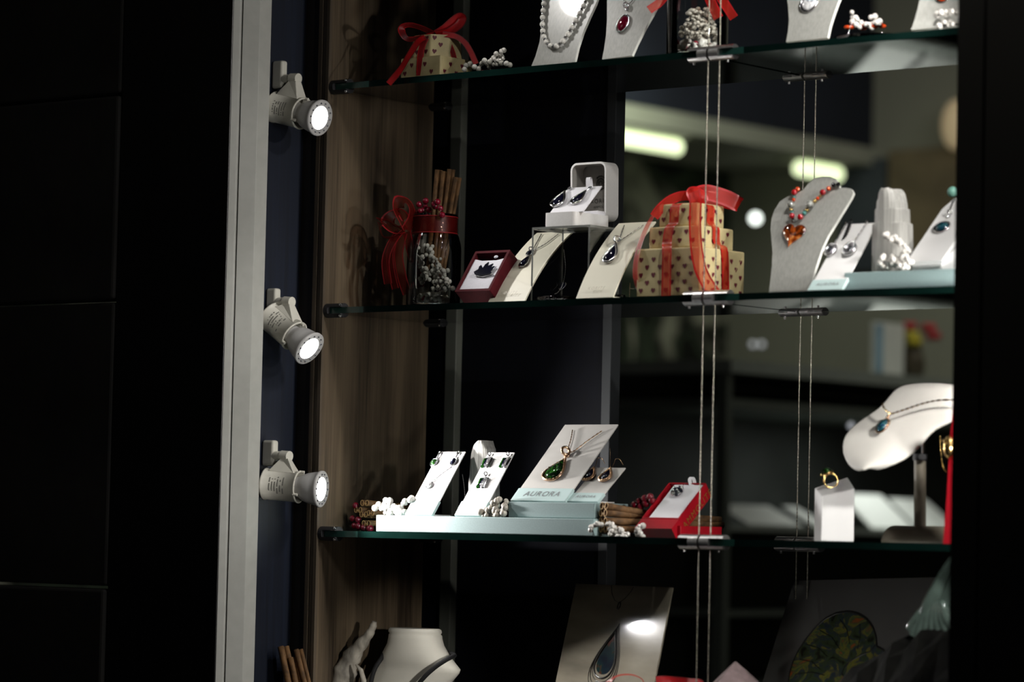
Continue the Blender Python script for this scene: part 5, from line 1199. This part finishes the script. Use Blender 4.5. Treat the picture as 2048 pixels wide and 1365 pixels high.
for i, (u0, u1, v0, lab) in enumerate(((1468,1578,1012,'blurred white card in far cabinet, seen beside red ring box'), (1600,1632,1016,'small blurred white card in far cabinet, beside white ring block'), (1714,1800,990,'blurred white card in far cabinet, between ring block and pole'), (1812,1890,1000,'blurred white card in far cabinet, seen behind bust pole'))):
    A, B, Z = atX(u0, 1040, XA-.12), atX(u1, 1040, XA-.12), atX(u0, v0, XA-.12).z
    b = MB(); b.add([V((XA-.08, A.y, zs+.001)), V((XA-.08, B.y, zs+.001)), V((XA-.16, B.y-.03, Z)), V((XA-.16, A.y-.02, Z))], [(0,1,2,3)])
    tag(b.build('leaning_card', m_paper, None, solid=.004, org=V((XA-.1, (A.y+B.y)/2, zs))), lab, 'display card', 'white cards in the far cabinet')
def pt(u, v): return atX(u, v, XA-.1)
p = pt(1826, 720); p.z = zt; t = thing('flower_vase', 'blurred red and yellow flowers in brown vase on far cabinet', 'vase', p)
MB().lathe([(0, 0), (.022, 0), (.030, .03), (.026, .06), (.018, .085), (.022, .095), (.017, .093), (.0, .09)], p, V((0,0,1)), 20).build('vase', m_vase, t)
for m, off in ((m_redfl, (-.042, 0, .112)), (m_redfl, (-.02, .012, .13)), (m_redfl, (.03, .02, .125)), (m_redfl, (.045, .02, .105)), (m_yelfl, (.004, -.01, .105)), (m_yelfl, (.012, -.012, .090))):
    b = MB(); c = p+V(off)
    for k in range(7): b.ball(c+V((.010*math.cos(k*.9), .010*math.sin(k*.9), .004*(k % 2))), .0095, 8)
    b.build('flower', m, t)
A, B = pt(1748, 700), pt(1808, 700); b = MB(); zz = pt(1770, 645).z; b.box((XA-.11, A.y, zt), (XA-.10, B.y, zz)); t = thing('counter_card', 'blurred white and blue card standing beside flower vase on cabinet', 'card', ((A+B)/2)); b.build('card_panel', m_paper, t)
b = MB().box((XA-.0995, A.y+.004, zt+.008), (XA-.098, A.y+(B.y-A.y)*.28, zz-.006)); b.build('blue_print', m_blue, t)

# ------------------------------------------------------------------ light
def area(loc, tgt, e, size, col=(1, 1, 1)):
    ld = bpy.data.lights.new('shop_light', 'AREA'); ld.energy = e; ld.size = size; ld.color = col
    o = bpy.data.objects.new('shop_light', ld); COL.objects.link(o); o.location = loc; o.rotation_euler = (V(tgt)-V(loc)).to_track_quat('-Z', 'Y').to_euler()
spot((1.38, -.18, .90), (.50, .10, .66), 13, 80)
spot((1.0, -.55, 1.15), (.45, .05, .68), 9, 34, blend=.9)
spot((1.10, -.14, .86), (.55, .06, .34), 14, 60)
spot((1.34, -.06, .62), (.45, .08, .36), 10, 70)
spot((1.20, -.06, .30), (.62, .10, .06), 7, 85)
spot((1.22, -.09, .10), (.85, .07, .05), 4, 80)
spot((1.25, -.12, -.06), (.75, .15, -.16), 1.2, 80)
spot((.78, -.09, -.285), (.86, .20, -.08), 1.6, 90)
spot((.98, -.45, -.06), (.12, .08, -.20), 21, 17, blend=.9)
for z in (.66, .42, .18, -.08): spot((1.5, -.75, z), (-.035, -.14, z), 8.5, 17, blend=.8)
spot((.123, -.13, .975), (.48, .05, .65), 3.5, 70)
area((-1.2, 3.2, 1.6), (-1.4, 3.6, 0), 5, 1.2, (1, 1, .88))
area((.2, 3.4, 1.6), (-.4, YW, .4), 6.5, 1.0, (1, .98, .86))
area((XA-.06, (y0+y1)/2-.2, zq-.04), (XA-.14, (y0+y1)/2-.2, -1), .8, .3, (.95, 1, .95))
area((XW+.30, 3.3, zf-.02), (XW-.5, 3.5, .35), 1.6, .5, (.9, 1, .75))
# faint street light on the frontage
area((-1.0, -4.0, 2.2), (-.3, -.1, .3), 4, 1.5, (1, .93, .78))
w = bpy.data.worlds.new('night'); sc.world = w; w.use_nodes = True; w.node_tree.nodes['Background'].inputs[0].default_value = (.5, .55, .7, 1); w.node_tree.nodes['Background'].inputs[1].default_value = .004

sc.view_settings.view_transform = 'Standard'; sc.view_settings.look = 'None'; sc.view_settings.exposure = 0; sc.view_settings.gamma = 1
cy = sc.cycles; cy.use_denoising = True; cy.max_bounces = 10; cy.transparent_max_bounces = 28; cy.transmission_bounces = 8; cy.glossy_bounces = 5; cy.diffuse_bounces = 3
cy.sample_clamp_indirect = 4; cy.caustics_reflective = False; cy.caustics_refractive = False; cy.blur_glossy = .5
